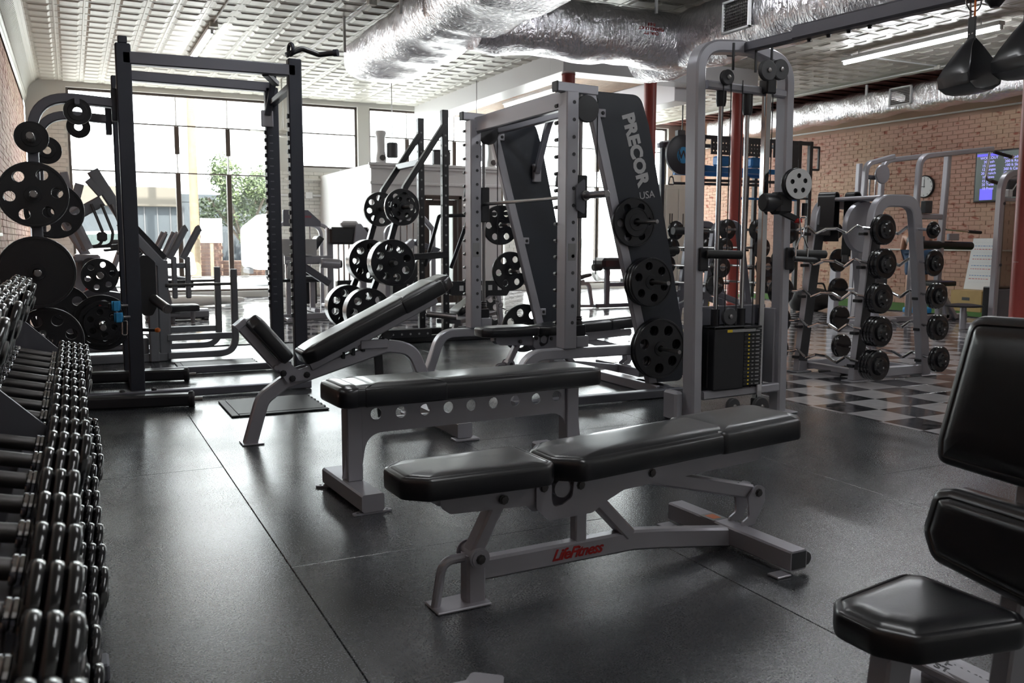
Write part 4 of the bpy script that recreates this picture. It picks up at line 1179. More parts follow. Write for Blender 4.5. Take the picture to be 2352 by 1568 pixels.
# horns and plates on both side panels
G = 'weight plates on the smith machine'
for y, lab in ((YN, 'near'), (YFR, 'far')):
    for q, z in ((3.70, 1.275), (3.81, .84), (3.92, .34)):
        if lab == 'far': break
        MB().cyl((q, y - .01, z), (q, y - .34, z), .016, 14, .003).build('plate_horn', 'steel', sm_)
        MB().lathe([(.04, 0), (.04, .04), (.03, .05)], (q, y - .012, z), (0, -1, 0), 16).build('horn_boss', 'black', sm_)
    if lab == 'near':
        plate_stack(['35', '10'], (3.70, y - .03, 1.275), 0, 'the upper horn, lettered smith panel', G)
        plate_stack(['35', '35', '35'], (3.81, y - .03, .84), 0, 'the middle horn, lettered smith panel', G)
        plate_stack(['45', '45'], (3.92, y - .03, .34), 0, 'the lowest horn, lettered smith panel', G)
    else:
        for q, z, k in ((3.60, 1.28, '35'), (3.70, .86, '35'), (3.84, .33, '45')):
            plate_stack([k], (q - .08, y + .20, z), 0, {1.28: 'the upper', .86: 'the middle', .33: 'the lowest'}[z] + ' horn, far smith panel', G)
            MB().cyl((q - .08, y + .26, z), (q - .08, y + .01, z), .016, 12).build('plate_horn', 'steel', sm_)
# guided bar
br_ = MB(); br_.cyl((SXU + .09, YN - .10, 1.455), (SXU + .09, YFR + .10, 1.455), .0145, 14)
bar = br_.build('bar', 'steel', sm_)
for y, s in ((YN, -1), (YFR, 1)):
    MB().cyl((SXU + .09, y + s * .08, 1.455), (SXU + .09, y + s * .38, 1.455), .025, 18, .003).build('bar_sleeve', 'steel', sm_)
    MB().lathe([(.036, 0), (.036, .03)], (SXU + .09, y + s * .08, 1.455), (0, s, 0), 18).build('sleeve_collar', 'steel', sm_)
    MB().box(SXU + .06, SXU + .14, y - .04, y + .04, 1.30, 1.60, .006).build('slide_block', 'black', sm_)
    MB().prism(rc2([(SXU + .02, 1.36), (SXU + .09, 1.32), (SXU + .09, 1.58), (SXU + .02, 1.52)], .015, 3), y - .05 + .04 * s, y - .04 + .04 * s, 'xz').build('slide_bracket', 'gunmetal', sm_)
    MB().beam(rc([(SXU + .13, y + .045, 1.46), (SXU + .02, y + .07, 1.60), (SXU - .03, y + .08, 1.60), (SXU - .04, y + .08, 1.52)], .02), .03, .03, .005, (0, 1, 0)).build('lock_hook', 'black', sm_)
# panel lettering (reads downward along the leaning panel)
ang = math.atan2(2.14 - .42, -.59)   # panel edge direction
dvec = Vector((.30, 0, -1)).normalized(); nvec = Vector((0, -1, 0))
def panel_text(txt, size, pos, space=.9, off=0.0, m='graytext', shear=0):
    ex = dvec; ey = nvec.cross(ex).normalized()
    M = Matrix(((ex.x, ey.x, nvec.x, pos[0]), (ex.y, ey.y, nvec.y, pos[1]), (ex.z, ey.z, nvec.z, pos[2]), (0, 0, 0, 1)))
    obj('panel_lettering', setmat(xform(text_mesh(txt, size, .0006, space, shear, off), M), m), sm_)
panel_text('PRECOR', .138, (3.725, YN - .0135, 1.80), 1.02, .0075)
me = setmat(xform(text_mesh('USA', .075, .0006, 1.0), Matrix.Translation((3.835, YN - .0135, 1.475)) @ Matrix.Rotation(R(-8), 4, 'Y') @ XZ), 'graytext')
obj('panel_lettering', me, sm_)
for y in (YN, YFR): MB().box(SXU - .03, SXU + .03, y - .067, y - .0655, 1.0, 1.12).build('label_sticker', 'graysticker', sm_)
# ankle cable clip resting on the platform
# ================================================================ CABLE TOWER
ct = thing('cable_tower', 'tall grey cable crossover tower with weight stack and boom arm overhead', 'machine')
CX0, CX1, CY = 3.50, 4.21, 4.52
arch = rc([(CX0, CY, .01), (CX0 - .035, CY, 2.31), (3.78, CY, 2.335)], [0, .17, 0], 10)
MB().beam(arch, .075, .115, .012, (0, 1, 0)).build('left_column', 'platinum', ct)
arch2 = rc([(CX1, CY, .01), (CX1 - .03, CY, 2.27), (3.90, CY, 2.335), (3.76, CY, 2.335)], [0, .17, .05, 0], 10)
MB().beam(arch2, .075, .10, .012, (0, 1, 0)).build('right_column', 'platinum', ct)
for x in (CX0, CX1): MB().box(x - .09, x + .10, CY - .09, CY + .09, 0, .012, .004).build('foot_plate', 'platinum', ct)
MB().beam([(3.80, 4.62, 2.33), (3.90, 3.9, 2.335)], .06, .06, .01).build('boom_stub', 'gunmetal', ct)
MB().beam([(3.86, 4.10, 2.345), (3.98, 3.05, 2.34), (4.25, .9, 2.34)], .075, .085, .012).build('boom_arm', 'gunmetal', ct)
MB().beam([(4.25, .9, 2.38), (4.25, .9, .0)], .1, .1, .01, (0, 1, 0)).build('far_boom_support', 'platinum', ct)
bz = MB()
for k in range(4): bolt(bz, (3.885 + k * .018, 4.02 - k * .13, 2.30), (0, 0, -1), .011, .014)
bz.build('boom_bolts', 'black', ct)
MB().beam([(CX0 + .03, CY - .02, 2.09), (CX1 - .03, CY - .02, 2.075)], .05, .05, .01).build('crossbar', 'platinum', ct)
def pulley(x, y, z, r, nm='pulley', ax=(0, 1, 0)):
    b = MB().lathe([(r * .3, -.016), (r * .93, -.016), (r, -.012), (r * .9, 0), (r, .012), (r * .93, .016), (r * .3, .016)], (x, y, z), ax, 28); o = b.build(nm, 'lead', ct)
    MB().lathe([(.014, 0), (.014, .006), (.009, .009)], (x, y - .018, z), (0, -1, 0), 12).build('axle_bolt', 'steel', o)
pulley(3.655, 4.46, 2.135, .047); pulley(3.83, 4.30, 2.165, .062); pulley(3.955, 4.33, 2.185, .062)
pulley(3.735, 4.47, .665, .055); pulley(3.745, 4.42, .095, .05); pulley(3.935, 4.38, .085, .06)
for x in (3.655, 3.83, 3.955): MB().box(x - .006, x + .006, 4.40, 4.41, 2.17, 2.33).build('pulley_hanger', 'black', ct)
for x in (3.665, 3.875): MB().cyl((x, 4.52, .20), (x, 4.52, 2.10), .0145, 12).build('guide_rod', 'chrome', ct)
for x, z in ((3.665, 1.97), (3.875, 1.93)): MB().lathe([(.026, 0), (.032, .03), (.032, .13)], (x, 4.52, z), (0, 0, 1), 14).build('rod_bumper', 'black', ct)
for x in (3.665, 3.875): MB().lathe([(.028, 0), (.028, .11)], (x, 4.52, .60), (0, 0, 1), 14).build('carriage_sleeve', 'black', ct)
MB().beam([(3.985, CY - .05, .05), (3.985, CY - .05, 2.10)], .045, .045, .005, (0, 1, 0)).build('carriage_rail', 'chrome', ct)
MB().box(3.955, 4.02, CY - .10, CY - .02, 0, .12, .006).build('rail_boot', 'black', ct)
MB().box(3.95, 4.03, CY - .09, CY - .01, 2.06, 2.15, .008).build('rail_top_block', 'black', ct)
for x, z0, z1 in ((3.64, .6, 2.13), (3.70, .6, 2.13), (3.79, .60, 2.13), (3.925, .15, 1.50), (4.035, 1.48, 2.2)):
    MB().cyl((x, 4.47, z0), (x, 4.47, z1), .0035, 6).build('cable', 'black', ct)
# weight stack in its shroud
sh = MB().box(3.60, 4.02, 4.50, 4.66, .20, .60, .01); sh.build('stack_shroud', 'black', ct)
wst = MB()
for k in range(15): MB().box(3.84, 3.985, 4.44, 4.60, .215 + k * .0245, .2375 + k * .0245, .002).build('stack_plate', 'iron', ct)
for k in range(15):
    MB().box(3.872, 3.885, 4.4385, 4.4395, .221 + k * .0245, .231 + k * .0245).build('plate_number', 'yellow', ct)
lb = MB()
for k in range(15): lb.box(3.905, 3.92, 4.4385, 4.4395, .222 + k * .0245, .230 + k * .0245); lb.box(3.935, 3.965, 4.4385, 4.4395, .222 + k * .0245, .230 + k * .0245)
lb.build('plate_marks', 'graysticker', ct)
MB().box(3.60, 3.84, 4.44, 4.50, .20, .605, .004).build('shroud_panel', 'black', ct)
MB().box(3.60, 3.985, 4.44, 4.60, .585, .60, .003).build('top_plate', 'iron', ct)
MB().box(3.70, 3.93, 4.4375, 4.4395, .565, .583).build('warning_strip', 'graysticker', ct)
MB().box(3.70, 3.74, 4.4365, 4.4375, .565, .583).build('warning_yellow', 'yellow', ct)
MB().beam([(CX0 + .05, CY - .03, .165), (CX1 - .04, CY - .03, .18)], .05, .055, .008).build('lower_crossbar', 'platinum', ct)
MB().box(CX0 + .04, CX1 - .04, CY + .10, CY + .12, .12, .72, .004).build('rear_shield', 'gunmetal', ct)
for x in (CX0 + .04, CX1 - .06): MB().box(x, x + .02, CY - .01, CY + .12, .2, .7, .003).build('shield_bracket', 'platinum', ct)
# padded bar holders
for x, s in ((CX0 - .01, 1), (CX1 - .02, 1)):
    MB().box(x - .035 + .02 * s, x + .055, CY - .075, CY - .055, .955, 1.10, .006).build('holder_plate', 'black', ct)
    MB().cyl((x + .02, CY - .09, 1.06), (x + .24, CY - .16, 1.055), .027, 16, .005).build('foam_roller', 'rubber', ct)
# pulley carriage head
MB().lathe([(.05, 0), (.058, .01), (.058, .11), (.05, .125)], (3.95, CY - .08, 1.385), (1, -.15, 0), 20).build('carriage_head', 'black', ct)
MB().box(4.02, 4.15, CY - .15, CY - .05, 1.31, 1.45, .02).build('carriage_body', 'black', ct)
MB().beam([(4.05, CY - .1, 1.34), (4.19, CY - .16, 1.27)], .03, .04, .006).build('release_lever', 'black', ct)
MB().box(4.155, 4.195, CY - .185, CY - .14, 1.255, 1.285, .008).build('red_tip', 'redplastic', ct)
M_ = Matrix.Translation((4.135, CY - .20, 1.50)) @ Matrix.Rotation(R(-8), 4, 'Z')
wl2 = curve_mesh([circ(0, 0, .095, 30)] + [circ(.05 * math.cos(a), .05 * math.sin(a), .016, 10)[::-1] for a in (.4, 1.6, 2.9, 4.2, 5.4)], .006)
obj('pulley_cover', setmat(xform(wl2, M_ @ XZ), 'whitegloss'), ct)
MB().lathe([(.098, -.02), (.10, -.012), (.088, 0), (.10, .012), (.098, .02)], M_ @ Vector((0, .03, 0)), M_.to_3x3() @ Vector((0, 1, 0)), 28).build('cable_wheel', 'black', ct)
MB().cyl((4.20, CY - .19, 1.30), (4.20, CY - .19, 1.38), .018, 12).build('cable_stop', 'black', ct)
hd = thing('stirrup_grip', 'chrome stirrup handle with black grip hanging from the tower carriage', 'handle', (4.19, CY - .19, 1.0))
MB().tube(rc([(-.006, 0, .17), (.006, 0, .17), (.03, 0, .29), (-.03, 0, .29)][::-1], .012, 4, closed=True), .0045, 8, closed=True, up=(0, 1, 0)).build('carabiner', 'chrome', hd)
MB().tube(rc([(-.05, 0, .02), (-.05, 0, .10), (0, 0, .20), (.05, 0, .10), (.05, 0, .02)], .05, 6), .006, 8).build('stirrup', 'chrome', hd)
MB().cyl((-.065, 0, .03), (.10, -.03, .02), .017, 14, .003).build('grip', 'black', hd)
# electrical box behind the tower's foot
MB().box(3.385, 3.45, CY + .02, CY + .16, 0, .19, .015).build('rear_foot_block', 'platinum', ct)
# hanging ab slings
def sling(loc, label, clip, rz):
    t = thing('hanging_sling', label, 'strap', loc, rz)
    # bucket: a band looping from the strap, down round and up again
    L = .22; vs = []; fs = []
    prof = [(0, .0, .012), (0, -.05, .022), (.035, -.10, .045), (.075, -.18, .085), (.098, -.235, .105), (.088, -.285, .105), (.05, -.31, .10), (0, -.315, .10), (-.05, -.31, .10), (-.088, -.285, .105), (-.098, -.235, .105), (-.075, -.18, .085), (-.035, -.10, .045), (0.0, -.05, .022)]
    pr3 = prof[1:]
    for th in (0, .006):
        for i, (x, z, w) in enumerate(pr3):
            n = Vector((x, z + .2)).normalized() if i not in (0, 12) else Vector((0, 0))
            for j in range(5):
                u = -1 + j * .5; bow = (1 - u * u) * .006
                vs.append((x + n.x * (bow - th), u * w, z + n.y * (bow - th)))
    m = len(pr3); 
    for th in (0, 1):
        for i in range(m):
            if i == m - 1: continue
            for j in range(4):
                a = th * m * 5 + i * 5 + j; fs.append((a, a + 1, a + 6, a + 5))
    for i in range(m - 1):
        for j in (0, 4):
            a = i * 5 + j; b_ = m * 5 + a; fs.append((a, a + 5, b_ + 5, b_))
    MB().add(vs, fs).build('sling_band', 'vinyl', t)
    MB().box(-.006, .006, -.024, .024, -.07, .045, .003).build('strap', 'rubber', t)
    rv = MB()
    for y in (-.012, .012):
        for x in (-1, 1): rv.lathe([(.006, 0), (.004, .003)], (x * .0065, y, -.035), (x, 0, 0), 10)
    rv.build('rivet', 'chrome', t)
    MB().tube(rc([(0, -.014, .035), (0, .014, .035), (0, .022, .13), (0, -.012, .13)], .01, 4, closed=True), .0045, 8, closed=True, up=(1, 0, 0)).build('carabiner', clip, t)
    MB().tube([(0, .014, .045), (0, .02, .12)], .0052, 8).build('gate', 'steel' if clip == 'orange' else 'orange', t)
    me = setmat(xform(text_mesh('BODY SPORT', .014, .0003), Matrix.Translation((-.112, .0, -.272)) @ Matrix.Rotation(R(-90), 4, 'Z') @ Matrix.Rotation(R(10), 4, 'X') @ XZ), 'graytext')
    return t
sling((3.97, 3.03, 2.175), 'black hanging ab sling with pointed bottom, the left one of the pair', 'orange', R(-12))
sling((4.02, 2.78, 2.215), 'black hanging ab sling, the right one of the pair touching the frame edge', 'orange', R(-12))
for (x, y) in ((3.97, 3.03), (4.0, 2.78)): MB().ring((x, y, 2.30), (0, 1, 0), .055, .004, 20, 6).build('hook_ring', 'steel', ct)
MB().lathe([(.02, 0), (.045, .03), (.045, .05)], (3.99, 2.93, 2.245), (0, 0, 1), 14).build('rubber_stop', 'black', ct)

# ================================================================ EZ BAR RACK
ez = thing('barbell_rack', 'silver double arch rack holding ten curl bars on the checker floor', 'rack')
for y, dx in ((5.26, 0), (5.88, 0)):
    a = rc([(5.72, y, .01), (5.87, y, 1.47), (6.30, y, 1.475), (6.53, y, .01)], [0, .16, .16, 0], 9)
    MB().beam(a, .10, .075, .008, (0, 1, 0)).build('arch', 'platinum', ez)
    for x0, x1 in ((5.715, 5.865), (6.53, 6.315)):
        e = .048 if x0 < 6 else -.046
        MB().beam([(x0 - (.0), y - .038, .10), (x1, y - .038, 1.28)], .006, .095, .002, (1, 0, 0)).build('black_strip', 'lead', ez) if x0 < 6 else None
        MB().box(x0 - .09, x0 + .09, y - .06, y + .06, 0, .012, .003).build('foot_plate', 'platinum', ez)
    MB().beam([(5.76, y, .06), (6.49, y, .06)], .06, .08, .006).build('lower_rail', 'platinum', ez)
MB().lathe([(.21, 0), (.22, .02), (.22, .04), (.21, .05)], (6.02, 5.5, 1.26), (0, 1, .0), 32).build('rounded_cowl', 'platinum', ez)
MB().beam([(6.08, 5.26, 1.50), (6.08, 5.88, 1.50)], .35, .03, .01).build('top_spine', 'platinum', ez)
MB().beam([(5.80, 5.26, .06), (5.80, 5.88, .06)], .05, .05, .006).build('side_rail', 'platinum', ez)
MB().beam([(6.45, 5.26, .06), (6.45, 5.88, .06)], .05, .05, .006).build('side_rail', 'platinum', ez)
def ez_bar(x, z, r, nd, label, side, yc=5.60, half=.50):
    t = thing('curl_bar', label, 'barbell', (x, yc, z), 0, 'fixed curl bars on the arch rack')
    h = half
    pts = rc([(0, -h, 0), (0, -.33, .015), (0, -.27, .035), (0, -.17, -.03), (0, -.06, .012), (0, .06, .012), (0, .17, -.03), (0, .27, .035), (0, .33, .015), (0, h, 0)], .035, 3)
    MB().tube(pts, .013, 9, up=(1, 0, 0)).build('bent_bar', 'chrome', t)
    for s in (-1, 1):
        hb = MB(); y = s * h
        hb.lathe([(.02, 0), (r * .9, 0), (r, .008), (r, .022), (r * .92, .028)], (0, y, 0), (0, s, 0), 26)
        for k in range(1, nd):
            hb.lathe([(r * .92, 0), (r, .007), (r, .021), (r * .92, .028)], (0, y + s * k * .03, 0), (0, s, 0), 26)
        hb.build('head', 'blackgloss', t)
        MB().lathe([(r * .62, 0), (r * .60, .014), (r * .45, .02), (r * .40, .034), (.02, .037)], (0, y + s * nd * .03, 0), (0, s, 0), 22).build('hub', 'blackgloss', t)
        MB().lathe([(.008, 0), (.008, .001)], (0, y + s * (nd * .03 + .037), -.01), (0, s, 0), 12).build('weight_mark', 'graysticker', t)
    return t
rows = ['top', 'second', 'middle', 'fourth', 'lowest']
for k, (z, xl, xr) in enumerate(((1.234, 5.745, 6.335), (.965, 5.735, 6.37), (.695, 5.715, 6.40), (.432, 5.695, 6.435), (.165, 5.68, 6.47))):
    ez_bar(xl, z, .121, 2 + (k + 1) // 2 + 0, f'chrome curl bar with black heads, left side of the arch rack, {rows[k]} row', -1)
    ez_bar(xr, z, .070 if k == 0 else .108, 1 if k < 2 else 2, (f'chrome curl bar with black heads, right side of the arch rack, {rows[k]} row' if k else 'chrome curl bar with small heads, right side of the arch rack, top row'), 1)
    for x in (xl, xr):
        for y in (5.26, 5.88): MB().box(x - .03, x + .02, y - .03, y + .03, z - .045, z - .02, .004).build('cradle', 'black', ez)
# belts draped over the arch
def drape(loc, w, rz, lab, L1, L2, m='vinyl'):
    t = thing('lifting_belt', lab, 'belt', loc, rz)
    pts = rc([(-.07, 0, -L1), (-.055, 0, .0), (.055, 0, .0), (.07, 0, -L2)], .05, 6)
    MB().beam(pts, w, .012, .003, (1, 0, 0.01)).build('strap', m, t)
    MB().box(-.085, -.06, -w / 3, w / 3, -L1 - .05, -L1 + .02, .006).build('buckle', 'darksteel', t)
    return t
drape((5.93, 5.83, 1.56), .15, R(25), 'wide black leather lifting belt draped over the rear arch of the curl rack', .32, .42)
drape((6.10, 5.72, 1.56), .09, R(10), 'narrow black nylon belt draped over the top of the curl rack beside the wide belt', .55, .30, 'rubber')
t = thing('floor_belt', 'crumpled black belt lying on the tiles under the curl rack', 'belt', (5.95, 5.55, 0))
vs = rc([(-.22, .12, .03), (-.1, .02, .05), (.02, .10, .035), (.12, -.02, .08), (.2, .06, .03), (.1, .12, .05)], .05, 5)
MB().beam(vs, .085, .012, .003).build('folded_strap', 'rubber', t)
MB().box(-.05, .03, -.03, .05, .002, .03, .01).build('buckle', 'lead', t)
# ================================================================ HALF RACK (black, centre)
hr = thing('half_rack', 'black half rack with drilled uprights and angled plate storage legs, centre background', 'rack')
HX, HY0, HY1 = 3.80, 9.45, 10.22
def drilled(x, y, z0, z1, w=.075):
    MB().box(x - w / 2, x + w / 2, y - w / 2, y + w / 2, z0, z1, .006).build('upright', 'iron', hr)
    h = MB()
    n = int((z1 - z0 - .2) / .11)
    for k in range(n):
        z = z0 + .15 + k * .11
        h.lathe([(.012, 0), (.012, .0012)], (x, y - w / 2, z), (0, -1, 0), 8); h.lathe([(.012, 0), (.012, .0012)], (x - w / 2, y, z), (-1, 0, 0), 8)
    h.build('pin_holes', 'stone', hr)
for y in (HY0, HY1): drilled(HX, y, .06, 2.58)
for y, zb in ((HY0, 2.42), (HY1, 2.40)):
    MB().beam([(HX, y, zb), (3.33, y, 1.72), (3.12, y, 1.02), (2.72, y, .04)], .06, .08, .006, (0, 1, 0)).build('storage_leg', 'iron', hr)
MB().beam([(3.52, HY0, 2.0), (3.52, HY1, 2.0)], .06, .07, .006).build('bridge_bar', 'iron', hr)
MB().beam([(2.90, HY0, .46), (2.90, HY1, .46)], .10, .05, .006).build('leg_tie', 'platinum', hr)
for y in (HY0, HY1):
    MB().beam([(2.7, y, .04), (4.7, y, .04)], .09, .075, .006).build('floor_rail', 'black', hr)
MB().beam([(4.62, HY0, .05), (4.62, HY1, .05)], .08, .08, .006).build('floor_tie', 'black', hr)
MB().beam([(3.25, HY0 - .05, .95), (3.80, HY0 - .05, .98)], .06, .07, .006).build('side_arm', 'black', hr)
MB().prism(rc2([(3.84, .52), (4.55, .50), (4.60, .58), (4.55, .68), (3.84, .68)], .03, 3), HY0 - .06, HY0 - .02, 'xz').build('safety_arm', 'black', hr)
for k in range(5): MB().box(3.95 + k * .12, 4.0 + k * .12, HY0 - .0625, HY0 - .06, .57, .63, .001).build('safety_slot', 'whitegloss', hr)
MB().beam([(3.84, HY0, .22), (4.65, HY1, .24)], .30, .05, .006).build('foot_platform', 'gunmetal', hr)
MB().tube(rc([(3.86, HY0 - .03, .83), (4.02, HY0 - .20, 1.43), (4.60, HY0 - .3, 1.45)], .03), .022, 10).build('dip_handle', 'black', hr)
MB().tube(rc([(3.84, HY1 - .03, .83), (3.97, HY1 - .16, 1.43), (4.45, HY1 - .2, 1.45)], .03), .022, 10).build('dip_handle', 'black', hr)
MB().cyl((3.55, HY0 - .06, .32), (3.84, HY0 - .25, .29), .034, 16, .004).build('steel_horn', 'steel', hr)
MB().box(3.0, 3.55, HY0 - .22, HY0 - .12, .075, .17, .006).build('band_peg_rail', 'black', hr)
pg = MB()
for k in range(5): pg.lathe([(.012, 0), (.012, .003)], (3.1 + k * .1, HY0 - .221, .12), (0, -1, 0), 8)
pg.build('peg_holes', 'stone', hr)
G = 'weight plates on the centre half rack'
for y, lab in ((HY0, 'near'), (HY1, 'far')):
    for x, z in ((3.28, 1.50), (3.10, .90), (2.84, .38)):
        MB().cyl((x, y - .03, z), (x, y - .34, z), .025, 14, .003).build('plate_horn', 'steel', hr)
    plate_stack(['35b', '25'] if lab == 'near' else ['35b'], (3.27, y - .05, 1.50), 0, f'the {lab} half rack leg, upper horn', G)
    plate_stack(['45b'] * 4, (3.12 if lab == 'near' else 3.10, y - .05, .90), 0, f'the {lab} half rack leg, middle horn', G)
    plate_stack(['45b'] * 4, (2.84, y - .05, .38), 0, f'the {lab} half rack leg, lowest horn', G)
t = thing('incline_bench', 'grey edged bench with tipped black pad standing behind the far smith upright', 'bench', (4.35, 9.95, 0), R(4)); t.name = 'tipped_bench'
Mq = Matrix.Translation((-.22, 0, .24)) @ Matrix.Rotation(R(-32), 4, 'Y')
MB().pad(rrect(0, .86, -.15, .15, .05), .07, Mq, er=.02, crown=.01).build('pad', 'vinyl', t)
MB().box(.0, .84, -.12, .12, -.04, 0, .01, M=Mq).build('pad_tray', 'platinum', t)
MB().beam([(.35, 0, .55), (.42, 0, .02)], .06, .06, .006, (0, 1, 0)).build('rear_leg', 'platinum', t)
MB().beam([(-.2, 0, .24), (-.25, 0, .02)], .06, .06, .006, (0, 1, 0)).build('front_leg', 'platinum', t)
MB().beam([(-.3, 0, .03), (.5, 0, .03)], .06, .05, .006).build('base_rail', 'platinum', t)
t = thing('chain', 'steel chain trailing from the smith rail to a black strap on the tiles', 'chain')
ch = MB(); P0, P1 = Vector((4.42, 9.55, .52)), Vector((4.9, 9.3, .03))
for k in range(14):
    q = P0.lerp(P1, k / 14); q.z -= .05 * math.sin(k / 14 * PI)
    ch.ring(q, (0, 1, .3) if k % 2 else (.3, 0, 1), .026, .007, 12, 6)
ch.build('links', 'steel', t); MB().beam([(4.88, 9.3, .03), (5.12, 9.22, .02)], .06, .012, .003).build('strap', 'rubber', t)
o = obj('weight_plate', pl('45b'), None, loc=(4.72, 10.42, .25)); o.rotation_euler = (R(-10), 0, 0)
tag(o, 'black weight plate standing on the floor behind the tipped bench', 'weight plate')
MB().box(4.5, 4.95, 10.55, 10.62, 0, .5, .01)
t = thing('plate_toaster', 'low grey floor rack propping up the loose weight plate', 'rack', (4.72, 10.47, 0))
MB().box(-.15, .15, -.02, .10, 0, .05, .008).build('base', 'platinum', t); MB().box(-.12, .12, .03, .06, .05, .25, .006).build('back_bar', 'platinum', t)

# ================================================================ U GUARD MACHINE beyond the squat rack
um = thing('hip_press_machine', 'grey plate loaded machine with two U shaped guard bars behind the squat rack', 'machine')
for y, x0, x1, s in ((8.95, .78, 1.40, 1.0), (9.75, .84, 1.36, 1.0)):
    MB().beam(rc([(x0, y, .05), (x1, y, .05), (x1, y, .86)], [0, .16, 0], 8), .06, .07, .008, (0, 1, 0)).build('guard_bar', 'midgrey', um)
    MB().beam([(x0, y, .22), (x1 - .03, y, .22)], .05, .06, .006).build('guard_rail', 'midgrey', um)
    MB().cyl((x0, y, .715), (x1, y, .72), .014, 10).build('thin_rail', 'darksteel', um)
MB().box(.62, .70, 8.90, 9.0, 0, .95, .01).build('front_column', 'midgrey', um)
MB().box(.71, .81, 8.95, 9.05, 0, .95, .01).build('rear_column', 'midgrey', um)
MB().beam([(.74, 8.98, .92), (.42, 8.98, 1.30)], .09, .12, .01, (0, 1, 0)).build('sloping_arm', 'midgrey', um)
MB().beam([(.79, 9.0, .97), (.50, 9.0, 1.31)], .05, .02, .004, (0, 1, 0)).build('black_guide', 'black', um)
MB().beam([(-.1, 8.98, .04), (.78, 8.98, .04)], .08, .08, .008).build('floor_rail', 'midgrey', um)
MB().beam([(.72, 8.95, .04), (.78, 9.8, .04)], .07, .07, .008).build('floor_rail', 'midgrey', um)
MB().box(.40, .62, 9.0, 9.3, .0, .22, .01).build('lower_box', 'midgrey', um)
for dx in (0, .13):
    MB().tube(rc([(.88 + dx, 9.6, .95), (1.04 + dx, 9.6, 1.25), (1.06 + dx, 9.6, 1.26)], .02), .035, 10).build('pedal_arm', 'midgrey', um)
    MB().box(.90 + dx, .95 + dx, 9.57, 9.63, .55, .97, .01).build('pedal_link', 'midgrey', um)
MB().beam([(.84, 9.62, .55), (.86, 9.75, .06)], .06, .06, .006, (0, 1, 0)).build('link_post', 'midgrey', um)
MB().beam([(.84, 9.62, .88), (1.06, 9.62, .88)], .05, .05, .006).build('link_bridge', 'midgrey', um)

def flatpad(t, x0, x1, y0, y1, z, th=.07, m='vinyl', tilt=0, nm='pad'):
    M = Matrix.Translation((x0, (y0 + y1) / 2, z)) @ Matrix.Rotation(-tilt, 4, 'Y')
    MB().pad(rrect(0, x1 - x0, -(y1 - y0) / 2, (y1 - y0) / 2, .04), th, M, er=.018, crown=.008).build(nm, m, t)
# bench beyond it
t = thing('low_bench', 'low bench with grey pad on feet near the front window mat', 'bench')
flatpad(t, 1.15, 1.56, 12.9, 13.2, .16, .09)
for x in (1.22, 1.48):
    MB().cyl((x, 13.05, 0), (x, 13.05, .17), .03, 10).build('leg', 'midgrey', t)
MB().beam([(1.0, 13.05, .12), (1.3, 13.05, .12)], .2, .06, .01).build('seat_frame', 'midgrey', t)
# elliptical with twin handles
t = thing('elliptical_trainer', 'grey elliptical trainer with twin upright arm rests by the big front window', 'machine')
for dx in (0, .14):
    MB().beam([(1.02 + dx, 13.6, .85), (1.20 + dx, 13.6, 1.24)], .10, .06, .015, (0, 1, 0)).build('arm_rest', 'midgrey', t)
    MB().tube(rc([(1.0 + dx, 13.55, .86), (1.10 + dx, 13.5, 1.05), (1.22 + dx, 13.5, 1.25)], .06), .018, 8).build('hand_rail', 'platinum', t)
MB().beam([(1.22, 13.6, .2), (1.08, 13.6, .98)], .10, .12, .02, (0, 1, 0)).build('mast', 'midgrey', t)
MB().beam([(.9, 13.6, .08), (1.75, 13.6, .08)], .25, .14, .03).build('base_shroud', 'midgrey', t)
flatpad(t, 1.15, 1.55, 13.4, 13.8, .46, .10)
MB().beam([(1.2, 13.6, .62), (1.48, 13.6, .58)], .18, .05, .015).build('upper_pedal', 'midgrey', t)
for x in (.95, 1.7): MB().box(x - .03, x + .03, 13.35, 13.85, 0, .03, .006).build('foot', 'lead', t)
t = thing('rolled_mat', 'long pale rolled mat lying on the floor below the front window', 'mat', (2.05, 16.2, 0))
MB().lathe([(.02, -.62), (.09, -.6), (.10, -.2), (.085, .1), (.07, .45), (.03, .65)], (0, 0, .10), (1, .03, 0), 18).build('roll', 'wallpaint', t)
MB().box(-.72, -.6, -.1, .1, .001, .16, .02).build('end_band', 'lead', t)

# leg press + bikes in the left corner
lp = thing('leg_press', 'silver leg press machine with steep slanted rails in the left window corner', 'machine')
MB().beam([(.25, 10.8, 1.88), (.60, 10.8, 1.25), (.66, 10.8, .8)], .12, .13, .015, (0, 1, 0)).build('upper_arm', 'midgrey', lp)
MB().beam([(-.05, 10.8, 1.33), (.33, 10.8, 1.56)], .12, .12, .015, (0, 1, 0)).build('cross_arm', 'midgrey', lp)
MB().beam([(.20, 10.75, 1.78), (.33, 10.75, 1.62)], .08, .07, .01, (0, 1, 0)).build('stop_block', 'midgrey', lp)
MB().beam([(-.03, 10.9, 1.86), (.01, 10.9, 1.62)], .08, .07, .01, (0, 1, 0)).build('rear_mast', 'platinum', lp)
MB().beam([(.12, 10.9, 1.74), (.02, 10.9, 1.38)], .09, .09, .01, (0, 1, 0)).build('middle_mast', 'platinum', lp)
MB().beam([(-.06, 11.1, 1.36), (.16, 11.1, .95)], .10, .16, .02, (0, 1, 0)).build('sled_tube', 'platinum', lp)
MB().beam([(.02, 10.7, 1.40), (.17, 10.7, 1.03)], .11, .12, .04, (0, 1, 0)).build('sled_tube', 'platinum', lp)
MB().beam([(-.22, 11.2, 1.1), (.04, 11.2, .86)], .08, .1, .02, (0, 1, 0)).build('lower_tube', 'platinum', lp)
